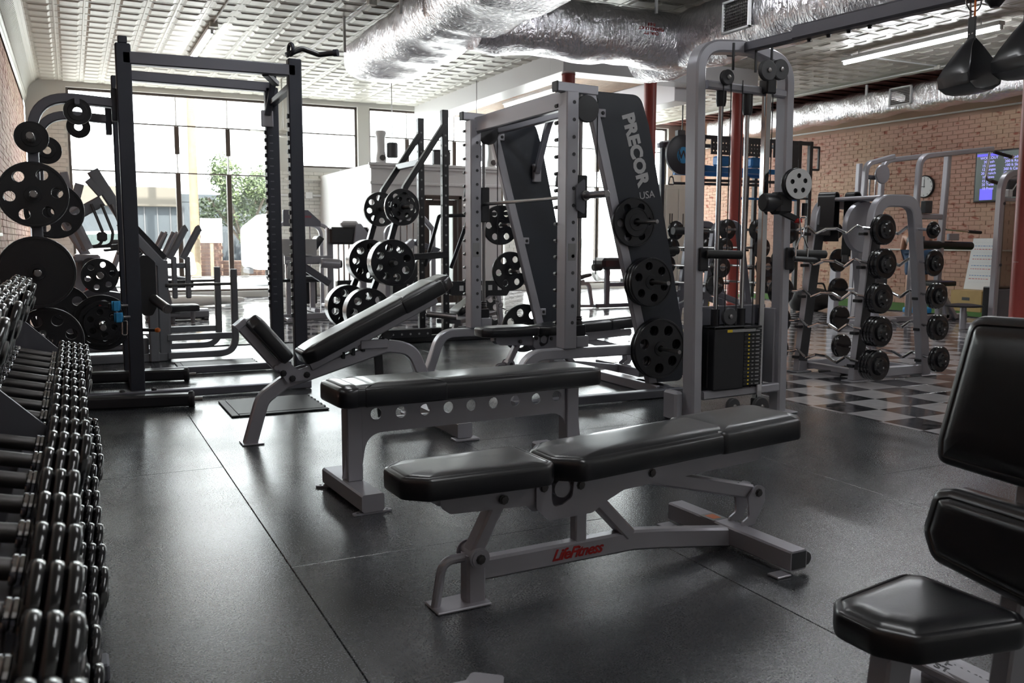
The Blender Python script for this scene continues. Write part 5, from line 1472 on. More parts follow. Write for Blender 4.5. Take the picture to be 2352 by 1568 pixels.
for a in (.1, .2, .3):
    MB().tube(rc([(.12 + a, 10.7, 1.52), (.22 + a, 10.7, 1.22), (.20 + a, 10.7, 1.08), (.1, 10.7, 1.05)], .08), .016, 8).build('cable_hose', 'darksteel', lp)
MB().box(.26, .36, 10.62, 10.74, 1.12, 1.22, .02).build('handle_block', 'lead', lp)
MB().box(.02, .28, 10.5, 11.2, .90, .98, .02).build('carriage_plate', 'platinum', lp)
MB().cyl((.18, 10.45, .86), (.18, 10.6, .86), .09, 18, .01).build('dark_wheel', 'lead', lp)
MB().beam([(-.1, 10.8, .06), (.9, 10.8, .06)], .5, .10, .02).build('base', 'platinum', lp)
MB().beam([(.0, 10.8, .1), (.1, 10.8, .9)], .12, .12, .02, (0, 1, 0)).build('mast', 'platinum', lp)
MB().beam([(.62, 10.8, .1), (.64, 10.8, .9)], .12, .12, .02, (0, 1, 0)).build('mast', 'midgrey', lp)
def bike(x, y, label, s=1.0):
    t = thing('exercise_bike', label, 'bike', (x, y, 0))
    MB().prism(rc2([(-.42, .16), (-.40, .52), (-.12, .66), (.22, .60), (.34, .36), (.26, .14)], .12, 6), -.09, .09, 'xz').build('housing', 'gunmetal', t)
    MB().prism(rc2([(-.34, .44), (.10, .50), (.12, .56), (-.32, .52)], .02, 3), -.095, -.09, 'xz').build('silver_band', 'platinum', t)
    MB().prism(rc2([(-.22, .465), (-.02, .485), (-.02, .525), (-.22, .505)], .015, 3), -.098, -.095, 'xz').build('red_badge', 'redplastic', t)
    MB().lathe([(.09, 0), (.10, .01), (.10, .02), (.08, .03)], (.08, -.09, .42), (0, -1, 0), 22).build('crank_hub', 'platinum', t)
    MB().beam([(.08, -.13, .42), (.16, -.13, .26)], .02, .035, .005, (0, 1, 0)).build('crank_arm', 'lead', t)
    MB().box(.12, .24, -.24, -.14, .23, .26, .01).build('pedal', 'black', t)
    MB().beam([(.16, 0, .55), (.34, 0, 1.02)], .07, .07, .02, (0, 1, 0)).build('mast', 'platinum', t)
    MB().box(.22, .42, -.14, .14, 1.0, 1.14, .03).build('console', 'lead', t)
    MB().tube(rc([(.14, -.2, 1.0), (.34, -.2, 1.02), (.34, .2, 1.02), (.14, .2, 1.0)], .06), .016, 8).build('handlebar', 'black', t)
    MB().beam([(-.3, 0, .4), (-.42, 0, .80)], .06, .05, .01, (0, 1, 0)).build('seat_post', 'platinum', t)
    MB().pad(rc2([(-.17, -.12), (.15, -.04), (.15, .04), (-.17, .12)], .04), .06, Matrix.Translation((-.40, 0, .80)), er=.02, crown=.01).build('saddle', 'vinyl', t)
    for a in (-.42, .38): MB().box(a - .04, a + .04, -.27, .27, 0, .06, .02).build('foot', 'platinum', t)
    MB().beam([(-.42, 0, .06), (.38, 0, .06)], .10, .07, .02).build('base_rail', 'platinum', t)
    return t
bike(.28, 9.75, 'exercise bike with a red badge behind the left rack weight plates, nearer one')
bike(.25, 12.9, 'exercise bike with a red badge below the leg press, farther one')

# selector machines by the painted brick
def arch_machine(name, x, y, w, d, h, label, m='platinum'):
    t = thing(name, label, 'machine', (x, y, 0))
    for yy in (0, d):
        a = rc([(0, yy, 0), (0.02, yy, h), (w, yy, h - .03), (w, yy, .0)], [0, .2, .2, 0], 8)
        MB().beam(a, .06, .07, .01, (0, 1, 0)).build('arch', m, t)
    for z in (.06, h * .6): MB().beam([(0, 0, z), (0, d, z)], .05, .05, .006).build('side_tie', m, t)
    MB().beam([(w, 0, .06), (w, d, .06)], .05, .05, .006).build('side_tie', m, t)
    return t
t = arch_machine('chest_press_machine', 2.93, 14.5, .86, .5, 1.42, 'silver selector machine with trapezoid header beside the squat rack right post')
MB().prism(rc2([(.12, 1.36), (.12, 1.62), (.52, 1.62), (.72, 1.44), (.72, 1.36)], .02, 3), -.05, -.02, 'xz').build('header_panel', 'gunmetal', t)
obj('header_lettering', setmat(xform(text_mesh('LifeFitness', .07, .001, 1, .3), Matrix.Translation((.42, -.053, 1.52)) @ XZ), 'redtext'), t)
for k in range(4): MB().cyl((.36 + k * .08, .2, .2), (.36 + k * .08, .2, 1.36), .010, 8).build('guide_rod', 'chrome', t)
MB().box(.30, .68, .12, .28, .1, .62, .01).build('weight_stack', 'iron', t)
MB().box(.05, .20, .0, .12, .62, 1.16, .05).build('white_column', 'whitegloss', t)
MB().lathe([(.10, 0), (.14, .02), (.14, .06), (.1, .08)], (.14, -.02, 1.02), (0, -1, 0), 20).build('dark_pulley', 'lead', t)
flatpad(t, .60, .90, -.1, .25, .92, .10, tilt=R(55), nm='back_pad')
flatpad(t, .35, .75, -.45, -.1, .48, .09, nm='seat_pad')
MB().beam([(.5, -.3, .03), (.5, -.3, .48)], .08, .08, .01, (0, 1, 0)).build('seat_post', 'platinum', t)
MB().beam([(.5, -.6, .04), (.5, .5, .04)], .08, .07, .01).build('base_rail', 'platinum', t)
t = thing('row_machine', 'silver seated row machine with wide dark pad left of the half rack plates', 'machine', (3.2, 12.9, 0))
MB().box(.18, .78, -.05, .05, 1.08, 1.33, .03).build('chest_pad', 'vinyl', t)
MB().beam([(.2, .08, 0), (.2, .08, 1.32)], .09, .09, .012, (0, 1, 0)).build('upright', 'platinum', t)
MB().beam([(.7, .08, 0), (.7, .08, 1.30)], .09, .09, .012, (0, 1, 0)).build('upright', 'platinum', t)
MB().prism(rc2([(.50, 1.0), (.56, 1.38), (.62, 1.38), (.82, 1.12), (.80, 1.0)], .02, 3), -.12, -.06, 'xz').build('gusset_plate', 'platinum', t)
MB().cyl((-.02, -.25, .82), (.26, -.25, .80), .07, 20, .01).build('foam_roller', 'platinum', t)
MB().cyl((.255, -.25, .80), (.285, -.25, .80), .055, 18).build('roller_cap', 'lead', t)
MB().beam([(-.5, -.1, .86), (.18, -.1, .86)], .10, .12, .015).build('seat_beam', 'platinum', t)
MB().beam([(-.25, -.1, .78), (.14, -.1, .52)], .1, .12, .015, (0, 1, 0)).build('link_plate', 'gunmetal', t)
MB().box(-.62, .0, .02, .06, .92, 1.16, .01).build('white_shroud', 'whitegloss', t)
MB().ring((-.28, -.0, .975), (0, 1, 0), .04, .01, 18, 8).build('ring_emblem', 'lead', t)
MB().lathe([(.19, 0), (.12, .03), (.06, .05)], (-.25, 0, .92), (0, 0, 1), 20).build('round_foot', 'stone', t)
for k in range(3): MB().cyl((.34 + k * .08, .1, .2), (.34 + k * .08, .1, 1.08), .012, 8).build('guide_rod', 'chrome', t)
MB().box(.30, .58, .04, .16, .08, .55, .01).build('weight_stack', 'iron', t)
MB().box(.36, .62, -.02, .1, 1.33, 1.42, .03).build('white_cowl', 'whitegloss', t)
MB().beam([(-.45, -.1, .0), (-.45, -.1, .80)], .07, .07, .01, (0, 1, 0)).build('seat_post', 'platinum', t)
MB().beam([(-.6, -.1, .05), (.8, -.1, .05)], .09, .09, .012).build('base_rail', 'platinum', t)
for x in (-.5, .6): MB().beam([(x, -.4, .03), (x, .3, .03)], .07, .05, .01).build('foot', 'platinum', t)
# curved leg machine peeking under the plates
t = thing('pulldown_machine', 'silver machine with curved frame tube and rods between half rack and partition door', 'machine', (4.35, 12.6, 0))
MB().beam(rc([(-.2, 0, .0), (-.2, 0, 1.30), (.3, 0, 1.55), (.52, 0, 1.30), (.52, 0, 0)], [0, .12, .2, .1, 0], 7), .07, .08, .01, (0, 1, 0)).build('frame_tube', 'platinum', t)
for k in range(4): MB().cyl((-.05 + k * .1, .1, .2), (-.05 + k * .1, .1, 1.40), .011, 8).build('guide_rod', 'chrome', t)
MB().box(-.1, .34, .03, .17, .1, .6, .01).build('weight_stack', 'iron', t)
MB().beam([(-.4, -.3, .75), (.1, -.3, 1.12)], .10, .16, .01, (0, 1, 0)).build('angled_plate', 'platinum', t)
MB().beam([(.1, -.35, 1.12), (.42, -.35, 1.0), (.05, -.35, .62)], .08, .12, .01, (0, 1, 0)).build('angled_plate', 'gunmetal', t)
flatpad(t, .0, .40, -.5, -.2, .50, .10, tilt=R(58), nm='back_pad')
MB().beam([(0, -.5, .04), (0, .3, .04)], .5, .07, .01).build('base', 'platinum', t)
MB().beam([(.0, -.35, .04), (.05, -.35, .75)], .08, .08, .01, (0, 1, 0)).build('seat_post', 'platinum', t)
# table with paper roll
t = thing('side_table', 'small black wire table with a paper towel roll behind the squat rack post', 'table', (2.2, 10.5, 0))
MB().box(-.14, .22, -.15, .15, .66, .69, .006).build('table_top', 'black', t)
for x in (-.12, .20):
    for y in (-.13, .13): MB().cyl((x, y, 0), (x * .95, y, .665), .008, 8).build('leg', 'black', t)
MB().box(-.12, .2, -.008, .008, .16, .175).build('stretcher', 'black', t)
t = thing('paper_towel_roll', 'white paper towel roll standing on the small black table', 'towel roll', (2.15, 10.48, .691))
MB().lathe([(.022, .29), (.058, .29), (.06, .285), (.06, .005), (.058, 0), (.022, 0)], (0, 0, 0), (0, 0, 1), 24).build('paper', 'white', t)
MB().cyl((0, 0, .0), (0, 0, .30), .02, 12).build('core', 'wood', t)
t = thing('spray_bottle', 'white spray bottle beside the paper towel roll', 'bottle', (2.28, 10.52, .691))
MB().lathe([(.03, 0), (.034, .01), (.034, .12), (.012, .16), (.012, .18)], (0, 0, 0), (0, 0, 1), 16).build('bottle_body', 'whitegloss', t)
MB().box(-.035, .02, -.012, .012, .18, .215, .006).build('spray_head', 'white', t)

# ================================================================ far benches beyond the smith machine
t = thing('preacher_bench', 'dark preacher curl bench against the bright window behind the smith machine', 'bench', (8.0, 13.0, 0))
MB().box(.0, .46, -.2, .2, .66, .86, .05).build('arm_pad', 'vinyl', t)
MB().cyl((-.15, -.1, .70), (.02, -.1, .70), .06, 14, .01).build('roller', 'rubber', t)
MB().beam([(.2, 0, .02), (.2, 0, .68)], .08, .08, .01, (0, 1, 0)).build('post', 'gunmetal', t)
MB().beam([(.2, 0, .40), (.7, 0, .40)], .07, .07, .01).build('seat_rail', 'gunmetal', t)
flatpad(t, .55, .85, -.16, .16, .43, .07, nm='seat_pad')
MB().beam([(.0, 0, .04), (.9, 0, .04)], .07, .07, .01).build('base_rail', 'gunmetal', t)
t = thing('sit_up_bench', 'pale silver sit up bench on the sunlit floor left of the preacher bench', 'bench', (7.35, 13.1, 0))
flatpad(t, -.15, .55, -.15, .15, .40, .06, tilt=R(12))
MB().beam([(-.1, 0, .36), (.45, 0, .46)], .06, .06, .01, (0, 1, 0)).build('rail', 'platinum', t)
MB().beam([(-.1, 0, .38), (.30, 0, .03)], .06, .06, .01, (0, 1, 0)).build('leg', 'platinum', t)
MB().beam(rc([(.2, 0, .42), (.55, 0, .42), (.62, 0, .02)], .1), .06, .06, .01, (0, 1, 0)).build('curved_leg', 'platinum', t)
MB().cyl((.1, -.25, .08), (.1, .25, .08), .05, 12, .01).build('foam_roller', 'rubber', t)
MB().beam([(.1, 0, .05), (.75, 0, .03)], .05, .05, .01).build('base_rail', 'platinum', t)
t = thing('storage_locker', 'tall cream locker with two slotted doors near the far front window', 'locker', (11.45, 16.4, 0))
MB().box(0, 1.1, 0, .5, 0, 2.38, .01).build('carcass', 'wallpaint', t)
for k in range(3):
    dd = MB().box(.02 + k * .36, .36 + k * .36, -.02, 0, .06, 2.30, .006).build('door', 'wallpaint', t)
    for q in (.10, .16): MB().box(k * .36 + q + .02, k * .36 + q + .05, -.024, -.02, 1.45, 1.75, .002).build('vent_slot', 'lead', dd)
t = thing('balance_ball', 'yellow exercise ball under the barbell rack', 'ball', (8.55, 11.0, 0))
MB().lathe([(.2 * math.sin(PI * k / 14), .2 - .2 * math.cos(PI * k / 14)) for k in range(15)], (0, 0, 0), (0, 0, 1), 24).build('ball_body', 'yellow', t)
MB().ring((0, 0, .2), (0, 0, 1), .199, .004, 28, 6).build('seam', 'lead', t)

# ================================================================ straight barbell rack behind the tower
bk = thing('straight_barbell_rack', 'dark grey arch rack holding straight fixed barbells, seen through the cable tower', 'rack')
for y in (8.85, 9.35):
    a = rc([(6.95, y, .01), (7.14, y, 1.36), (7.50, y, 1.36), (7.75, y, .01)], [0, .16, .16, 0], 8)
    MB().beam(a, .08, .075, .008, (0, 1, 0)).build('arch', 'gunmetal', bk)
    MB().beam(rc([(6.6, y, .35), (7.1, y, .52), (7.7, y, .32)], .3, 6), .07, .07, .01).build('curved_brace', 'gunmetal', bk)
for x in (6.98, 7.72): MB().beam([(x, 8.85, .05), (x, 9.35, .05)], .06, .06, .008).build('side_rail', 'gunmetal', bk)
for k, (z, x) in enumerate(((1.28, 7.11), (1.06, 7.05), (.83, 6.99), (.62, 6.93))):
    for side, xx in (('left', x), ('right', 14.68 - x + .03 * k * 0)):
        t = thing('fixed_barbell', f'straight fixed barbell on the {side} of the dark arch rack, {["top", "second", "third", "lowest"][k]} row', 'barbell', (xx, 9.1, z), 0, 'fixed straight barbells behind the tower')
        MB().cyl((0, -.66, 0), (0, .66, 0), .014, 10).build('bar', 'steel', t)
        for s in (-1, 1):
            b = MB(); r = .125
            for j in range(1 + k if k < 3 else 2):
                b.lathe([(r * .9, 0), (r, .008), (r, .022), (r * .9, .028)], (0, s * (.50 + j * .03), 0), (0, s, 0), 24)
            b.build('head', 'blackgloss', t)
            MB().lathe([(.045, 0), (.045, .006), (.02, .008)], (0, s * (.5 + (1 + k if k < 3 else 2) * .03), 0), (0, s, 0), 16).build('chrome_hub', 'chrome', t)
        for yy in (8.85, 9.35): MB().box(xx - .03, xx + .03, yy - .03, yy + .03, z - .045, z - .018, .004).build('cradle', 'black', bk)
for z, x in ((1.27, 6.72), (1.02, 6.60)):
    MB().cyl((x + .35, 8.9, z), (x + .07, 8.75, z + .01), .022, 12).build('side_horn', 'steel', bk)
    MB().cyl((x + .07, 8.75, z + .01), (x + .045, 8.737, z + .011), .024, 12).build('red_tip', 'redplastic', bk)
    MB().cyl((x + .15, 9.35, z), (x + .35, 9.35, z), .05, 12).build('foam_roller', 'rubber', bk)

# ================================================================ functional rig and logo disc
rg = thing('functional_rig', 'black and blue functional training rig with perforated panels against the brick wall', 'rack')
def rpost(x, y, z1=3.02): MB().box(x - .04, x + .04, y - .04, y + .04, 0, z1, .006).build('rig_post', 'lead', rg)
for x, y in ((10.15, 13.0), (12.42, 13.0), (12.70, 13.0), (12.42, 14.2), (10.15, 14.2)): rpost(x, y)
MB().beam([(9.2, 13.0, 2.78), (10.2, 13.0, 2.95)], .07, .09, .008).build('boom', 'gunmetal', rg)
MB().beam([(10.1, 13.0, 2.98), (12.74, 13.0, 2.98)], .07, .07, .008).build('top_beam', 'lead', rg)
MB().beam([(10.1, 14.2, 2.98), (12.46, 14.2, 2.98)], .07, .07, .008).build('top_beam', 'lead', rg)
for x in (10.15, 12.42): MB().beam([(x, 13.0, 2.98), (x, 14.2, 2.98)], .07, .07, .008).build('top_beam', 'lead', rg)
for x0, x1 in ((10.3, 10.98), (11.02, 11.7), (11.74, 12.36)):
    n = 9; w = x1 - x0
    loops = [[(x0, 2.68), (x1, 2.68), (x1, 2.95), (x0, 2.95)]]
    for i in range(n):
        for j in range(3): loops.append(circ(x0 + .06 + i * (w - .12) / (n - 1), 2.745 + j * .07, .014, 6)[::-1])
    obj('perforated_panel', setmat(xform(curve_mesh(loops, .01), Matrix.Translation((0, 12.95, 0)) @ XZ), 'lead'), rg)
for y in (13.0, 13.9):
    MB().beam([(10.2, y, 2.42), (12.4, y, 2.42)], .06, .09, .008).build('blue_truss', 'blue', rg)
    MB().beam([(10.2, y, 2.22), (12.4, y, 2.24)], .05, .05, .008).build('lower_truss', 'lead', rg)
MB().beam([(10.2, 13.0, 2.46), (12.4, 13.9, 2.46)], .06, .06, .008).build('blue_truss', 'blue', rg)
for x in (10.45, 11.2): MB().box(x, x + .28, 12.9, 13.1, 2.48, 2.66, .03).build('blue_pad', 'blue', rg)
MB().beam([(11.7, 13.0, 1.8), (12.4, 13.0, 2.4)], .05, .05, .006).build('diagonal_brace', 'lead', rg)
MB().beam([(11.0, 13.0, 1.92), (12.4, 13.0, 1.92)], .04, .04, .006).build('blue_rung', 'blue', rg)
for z in (2.2, 1.95, 1.3): MB().beam([(12.42, 13.0, z), (12.7, 13.0, z)], .04, .04, .006).build('rung', 'lead', rg)
MB().box(12.12, 12.36, 12.94, 13.0, 2.0, 2.95, .01).build('storage_panel', 'lead', rg)
MB().beam(rc([(12.74, 13.0, 2.92), (12.92, 13.0, 2.92), (12.92, 13.0, 2.5), (12.74, 13.0, 2.5)], .01), .04, .04, .005, (0, 1, 0)).build('side_frame', 'lead', rg)
MB().beam([(10.9, 12.7, .02), (10.95, 12.7, 2.3)], .06, .05, .02, (0, 1, 0)).build('battle_post', 'lead', rg)
ld = thing('logo_target', 'big round black wall ball target with a blue letter W emblem on the rig boom', 'target', (9.60, 12.86, 2.63))
MB().lathe([(.30, 0), (.34, .015), (.34, .06), (.30, .075)], (0, .03, 0), (0, -1, 0), 40).build('disc', 'panel', ld)
MB().cyl((0, .0, .32), (0, .0, 1.34), .012, 8).build('hanging_rod', 'lead', ld)
MB().box(-.1, .06, -.02, .08, .30, .42, .01).build('bracket', 'lead', ld)
oval = circ(0, 0, .135, 28)
obj('emblem', setmat(xform(curve_mesh([[(x * .95, y * 1.05) for x, y in oval]], .003), Matrix.Translation((.0, -.047, -.01)) @ XZ), 'ltblue'), ld)
for s in (-1, 1):
    arc = [(s * (.128 - .03) * math.cos(a) , .15 * math.sin(a)) for a in [(-.9 + 1.8 * k / 10) for k in range(11)]]
    MB().tube([(x, -.050, z - .01) for x, z in arc], .007, 6).build('emblem_arc', 'panel', ld)
obj('emblem_letter', setmat(xform(text_mesh('W', .20, .002, off=.004), Matrix.Translation((0, -.051, -.01)) @ XZ), 'panel'), ld)
t = thing('hanging_bell_handle', 'small black triangular handle hanging under the round logo target', 'handle', (9.42, 12.9, 2.12)); t.name = 'hanging_triangle_bar'
MB().tube(rc([(-.06, 0, 0), (.06, 0, 0), (.03, 0, .13), (-.03, 0, .13)], .02, closed=True), .012, 8, closed=True, up=(0, 1, 0)).build('triangle', 'lead', t)
MB().cyl((0, 0, .12), (.05, 0, .22), .005, 6).build('strap', 'lead', t)

# ================================================================ right side machines, wall things
lt = thing('lat_machine', 'silver double arch lat pulldown machine in front of the right brick wall', 'machine')
for y, xo in ((9.0, 0.0), (9.75, .12)):
    a = rc([(10.78 + xo, y, .0), (10.86 + xo, y, 2.34), (12.25, y - .1, 2.50)], [0, .2, 0], 8)
    MB().beam(a, .075, .08, .012, (0, 1, 0)).build('arch', 'platinum', lt)
MB().beam([(11.58, 9.0, .02), (11.50, 9.0, .45), (11.36, 9.0, .6), (11.44, 9.0, 2.40)][::-1], .075, .09, .012, (0, 1, 0)).build('rear_post', 'platinum', lt)
MB().beam(rc([(11.36, 9.0, .35), (11.55, 9.0, .28), (11.72, 8.95, .02)], .12), .075, .09, .012, (0, 1, 0)).build('curved_foot', 'platinum', lt)
MB().beam([(10.45, 9.75, .02), (10.50, 9.75, 2.28)], .07, .08, .012, (0, 1, 0)).build('stack_post', 'platinum', lt)
MB().beam(rc([(10.15, 9.4, .02), (10.25, 9.4, 2.24), (10.9, 9.5, 2.38)], [0, .18, 0], 8), .07, .08, .012, (0, 1, 0)).build('stack_arch', 'platinum', lt)
MB().beam([(10.24, 9.4, 2.06), (10.6, 9.4, 2.05)], .06, .06, .01).build('stack_crossbar', 'gunmetal', lt)
for x in (10.34, 10.46): MB().cyl((x, 9.4, .3), (x, 9.4, 2.04), .014, 10).build('guide_rod', 'chrome', lt)
MB().lathe([(.02, -.02), (.13, -.018), (.14, 0), (.13, .018), (.02, .02)], (10.47, 9.3, 2.10), (0, 1, 0), 26).build('big_pulley', 'platinum', lt)
MB().box(10.24, 10.56, 9.32, 9.50, .1, .82, .01).build('weight_stack', 'iron', lt)
MB().beam([(10.82, 9.0, 1.50), (11.42, 9.0, 1.50)], .06, .08, .01).build('middle_rail', 'platinum', lt)
MB().box(10.92, 11.08, 8.92, 9.0, 1.545, 1.72, .01, M=None).build('display_board', 'lead', lt)
MB().cyl((10.95, 9.0, 1.10), (12.05, 9.0, 1.08), .06, 16, .01).build('thigh_roller', 'rubber', lt)
MB().cyl((11.45, 8.98, 1.32), (12.0, 8.98, 1.29), .016, 10).build('row_bar', 'chrome', lt)
MB().cyl((11.95, 8.98, 1.292), (12.22, 8.98, 1.28), .024, 10).build('bar_grip', 'black', lt)
MB().tube(rc([(12.2, 8.9, 2.46), (12.15, 8.9, 2.05), (12.5, 8.9, 2.0)], .08), .018, 8).build('pull_handle', 'steel', lt)
MB().cyl((12.25, 8.9, 2.04), (12.48, 8.9, 2.0), .028, 10).build('handle_grip', 'black', lt)
MB().cyl((12.3, 8.9, 2.46), (12.6, 8.85, 2.40), .026, 10).build('handle_grip', 'black', lt)
MB().lathe([(.03, 0), (.035, .02), (.03, .04)], (12.6, 8.85, 2.40), (1, 0, -.1), 12).build('end_ball', 'chrome', lt)
MB().beam([(10.1, 9.0, .04), (12.0, 9.0, .04)], .09, .08, .01).build('base_rail', 'platinum', lt)
MB().beam([(10.5, 8.95, .04), (10.5, 9.8, .04)], .09, .07, .01).build('base_rail', 'platinum', lt)
flatpad(lt, 11.2, 11.6, 8.85, 9.15, .50, .07, nm='seat_pad')
MB().box(11.38, 11.46, 8.96, 9.04, .05, .50, .01).build('seat_post', 'platinum', lt)
MB().box(11.5, 11.72, 8.95, 9.0, 1.16, 1.26, .008).build('grey_bracket', 'platinum', lt)
t = thing('cable_row_station', 'silver cable machine with round shield and black seat seen between the curl bars', 'machine', (9.55, 8.7, 0))
MB().lathe([(.26, 0), (.28, .02), (.26, .05)], (.05, 0, 1.05), (.5, -1, 0), 28).build('round_shield', 'platinum', t)
MB().beam([(-.35, 0, 1.18), (.12, 0, .80)], .08, .10, .015, (0, 1, 0)).build('lever_arm', 'platinum', t)
MB().beam([(.1, 0, .82), (.25, 0, .02)], .09, .09, .012, (0, 1, 0)).build('post', 'platinum', t)
MB().beam([(-.45, .1, .02), (-.42, .1, 1.0)], .09, .12, .012, (0, 1, 0)).build('post', 'platinum', t)
flatpad(t, .05, .45, -.16, .16, 1.08, .08, tilt=R(70), nm='back_pad')
MB().box(.1, .34, -.1, .1, .55, .95, .02).build('dark_column', 'lead', t)
MB().beam([(-.5, 0, .05), (.6, 0, .05)], .10, .09, .012).build('base_rail', 'platinum', t)
t = thing('gym_bag', 'black gym bag slumped on the green turf edge behind the curl rack', 'bag', (10.9, 11.0, .0))
MB().lathe([(.05, -.42), (.17, -.36), (.21, -.1), (.19, .15), (.15, .36), (.05, .42)], (0, 0, .19), (1, .1, 0), 18).build('bag_body', 'rubber', t)
MB().tube(rc([(-.2, -.1, .30), (-.12, -.1, .46), (.15, -.1, .46), (.22, -.1, .30)], .08), .015, 8).build('strap', 'vinyl', t)
# selector machine at the right edge
sl = thing('selector_machine', 'silver selector machine with clear front shield left of the nearest red column', 'machine', (.10, 0, 0))
a = rc([(10.42, 7.5, .0), (10.44, 7.5, 2.0), (11.25, 7.5, 2.02), (11.25, 7.5, .0)], [0, .26, .2, 0], 9)
MB().beam(a, .08, .085, .012, (0, 1, 0)).build('arch', 'platinum', sl)
a = rc([(11.0, 7.9, .0), (11.0, 7.9, 2.0), (11.8, 7.9, 2.02), (11.8, 7.9, .0)], [0, .26, .2, 0], 9)
MB().beam(a, .08, .085, .012, (0, 1, 0)).build('arch', 'platinum', sl)
MB().box(10.49, 11.20, 7.50, 7.508, .55, 1.62).build('clear_shield', 'acrylic', sl)
MB().box(10.50, 11.2, 7.52, 7.60, 1.66, 1.70, .006).build('shield_rail', 'platinum', sl)
MB().box(10.54, 10.62, 7.46, 7.52, 1.70, 1.80, .01).build('white_cap', 'whitegloss', sl)
MB().box(10.86, 10.96, 7.46, 7.52, 1.80, 1.90, .01).build('white_cap', 'whitegloss', sl)
MB().tube(rc([(10.62, 7.5, 1.75), (10.74, 7.5, 1.88), (10.88, 7.5, 1.88)], .05), .008, 6).build('hose', 'white', sl)
MB().box(10.62, 11.2, 7.52, 7.60, 1.72, 1.93, .02).build('dark_top', 'lead', sl)
for x in (10.80, 11.05): MB().cyl((x, 7.7, .3), (x, 7.7, 1.66), .014, 10).build('guide_rod', 'chrome', sl)
MB().box(10.62, 11.15, 7.60, 7.80, .05, .56, .01).build('weight_stack', 'iron', sl)
MB().box(10.46, 11.22, 7.46, 7.50, .02, .54, .01).build('lower_shroud', 'gunmetal', sl)
for z in (.85, 1.62): MB().lathe([(.02, 0), (.02, .02)], (10.46, 7.47, z), (0, -1, 0), 10).build('shield_knob', 'lead', sl)
MB().ring((10.92, 7.44, .32), (0, -1, 0), .10, .012, 24, 8).build('hand_wheel', 'black', sl)
MB().beam([(10.83, 7.44, .32), (11.01, 7.44, .32)], .015, .015, .003).build('wheel_spoke', 'black', sl)
MB().beam([(10.4, 7.7, .04), (11.4, 7.7, .04)], .5, .07, .01).build('base', 'platinum', sl)
MB().lathe([(.03, 0), (.22, .01), (.23, .03), (.1, .05)], (10.2, 7.75, .30), (0, 0, 1), 22).build('round_seat', 'rubber', sl)
MB().cyl((10.2, 7.75, .02), (10.2, 7.75, .30), .04, 12).build('seat_post', 'platinum', sl)
t = thing('wall_clock', 'round wall clock with black rim on the right brick wall', 'clock', (13.775, 11.27, 2.12))
MB().lathe([(.20, 0), (.20, .03), (.185, .045), (.18, .03)], (0, 0, 0), (-1, 0, 0), 36).build('rim', 'black', t)
MB().lathe([(.001, .031), (.18, .031)], (0, 0, 0), (-1, 0, 0), 36, cap=False).build('face', 'whitegloss', t)
MB().box(-.036, -.034, -.006, .006, -.02, .13).build('minute_hand', 'black', t); MB().box(-.036, -.034, -.02, .09, -.006, .006).build('hour_hand', 'black', t)
tk = MB()
for k in range(12):
    a = k * PI / 6; tk.box(-.034, -.032, .155 * math.sin(a) - .005, .155 * math.sin(a) + .005, .155 * math.cos(a) - .012, .155 * math.cos(a) + .012)
tk.build('hour_marks', 'black', t)
# wall screen with class list
tv = thing('wall_screen', 'wall mounted screen showing two columns of purple text on the brick wall', 'screen', (13.75, 9.85, 2.22))
MB().box(-.05, .03, -.72, .40, -.42, .42, .01).build('bezel', 'black', tv)
MB().box(-.053, -.05, -.69, .37, -.39, .39).build('display', 'screen_dark', tv)
YZT = Matrix(((0, 0, -1, 0), (-1, 0, 0, 0), (0, 1, 0, 0), (0, 0, 0, 1)))
L1 = 'WORKOUT\n20 Push\n15 Squats\n12 Lunges\n20 Crunch\n10 Rows\n15 Jumps\n20 Twist\n10 Press'
L2 = '100 ft Ladder\n200 ft Row\n100 ft Sled\n200 ft Carry\n100 ft Sprint\n200 ft Bear\n100 ft Lunge'
for txt, y, z in ((L1, .14, .05), (L2, -.28, .10)):
    obj('screen_text', setmat(xform(text_mesh(txt, .062, .0004), Matrix.Translation((-.0545, y, z)) @ YZT), 'screen_text'), tv)
MB().box(-.0545, -.0535, .05, .28, -.385, -.20).build('blue_panel', 'screen_blue', tv)
MB().box(-.0545, -.0535, -.1, .36, .33, .37).build('title_bar', 'screen_blue', tv)
# whiteboard + box
wb = thing('whiteboard', 'narrow whiteboard with handwritten lines leaning on the brick wall', 'board', (13.35, 9.85, .36)); wb.rotation_euler = (0, R(12), 0)
MB().box(0, .02, -.25, .22, 0, .86, .004).build('board', 'whitegloss', wb)
ln = {'blue': MB(), 'redtext': MB(), 'graytext': MB()}
for k in range(13):
    b = ln[['graytext', 'blue', 'redtext'][k % 3]]; y = .16
    while y > -.20:
        w = rnd.uniform(.02, .05); b.box(-.001, 0, y - w, y, .78 - k * .055, .79 - k * .055); y -= w + .015
for m_, b in ln.items(): b.build('handwriting', m_, wb)
t = thing('plyo_box', 'plywood jump box on the turf below the whiteboard', 'box', (13.2, 9.75, .018))
MB().box(-.2, .2, -.28, .28, 0, .34, .004).build('box_body', 'plywood', t)
MB().box(-.203, -.2, -.07, .07, .18, .23, .001).build('hand_slot', 'lead', t)

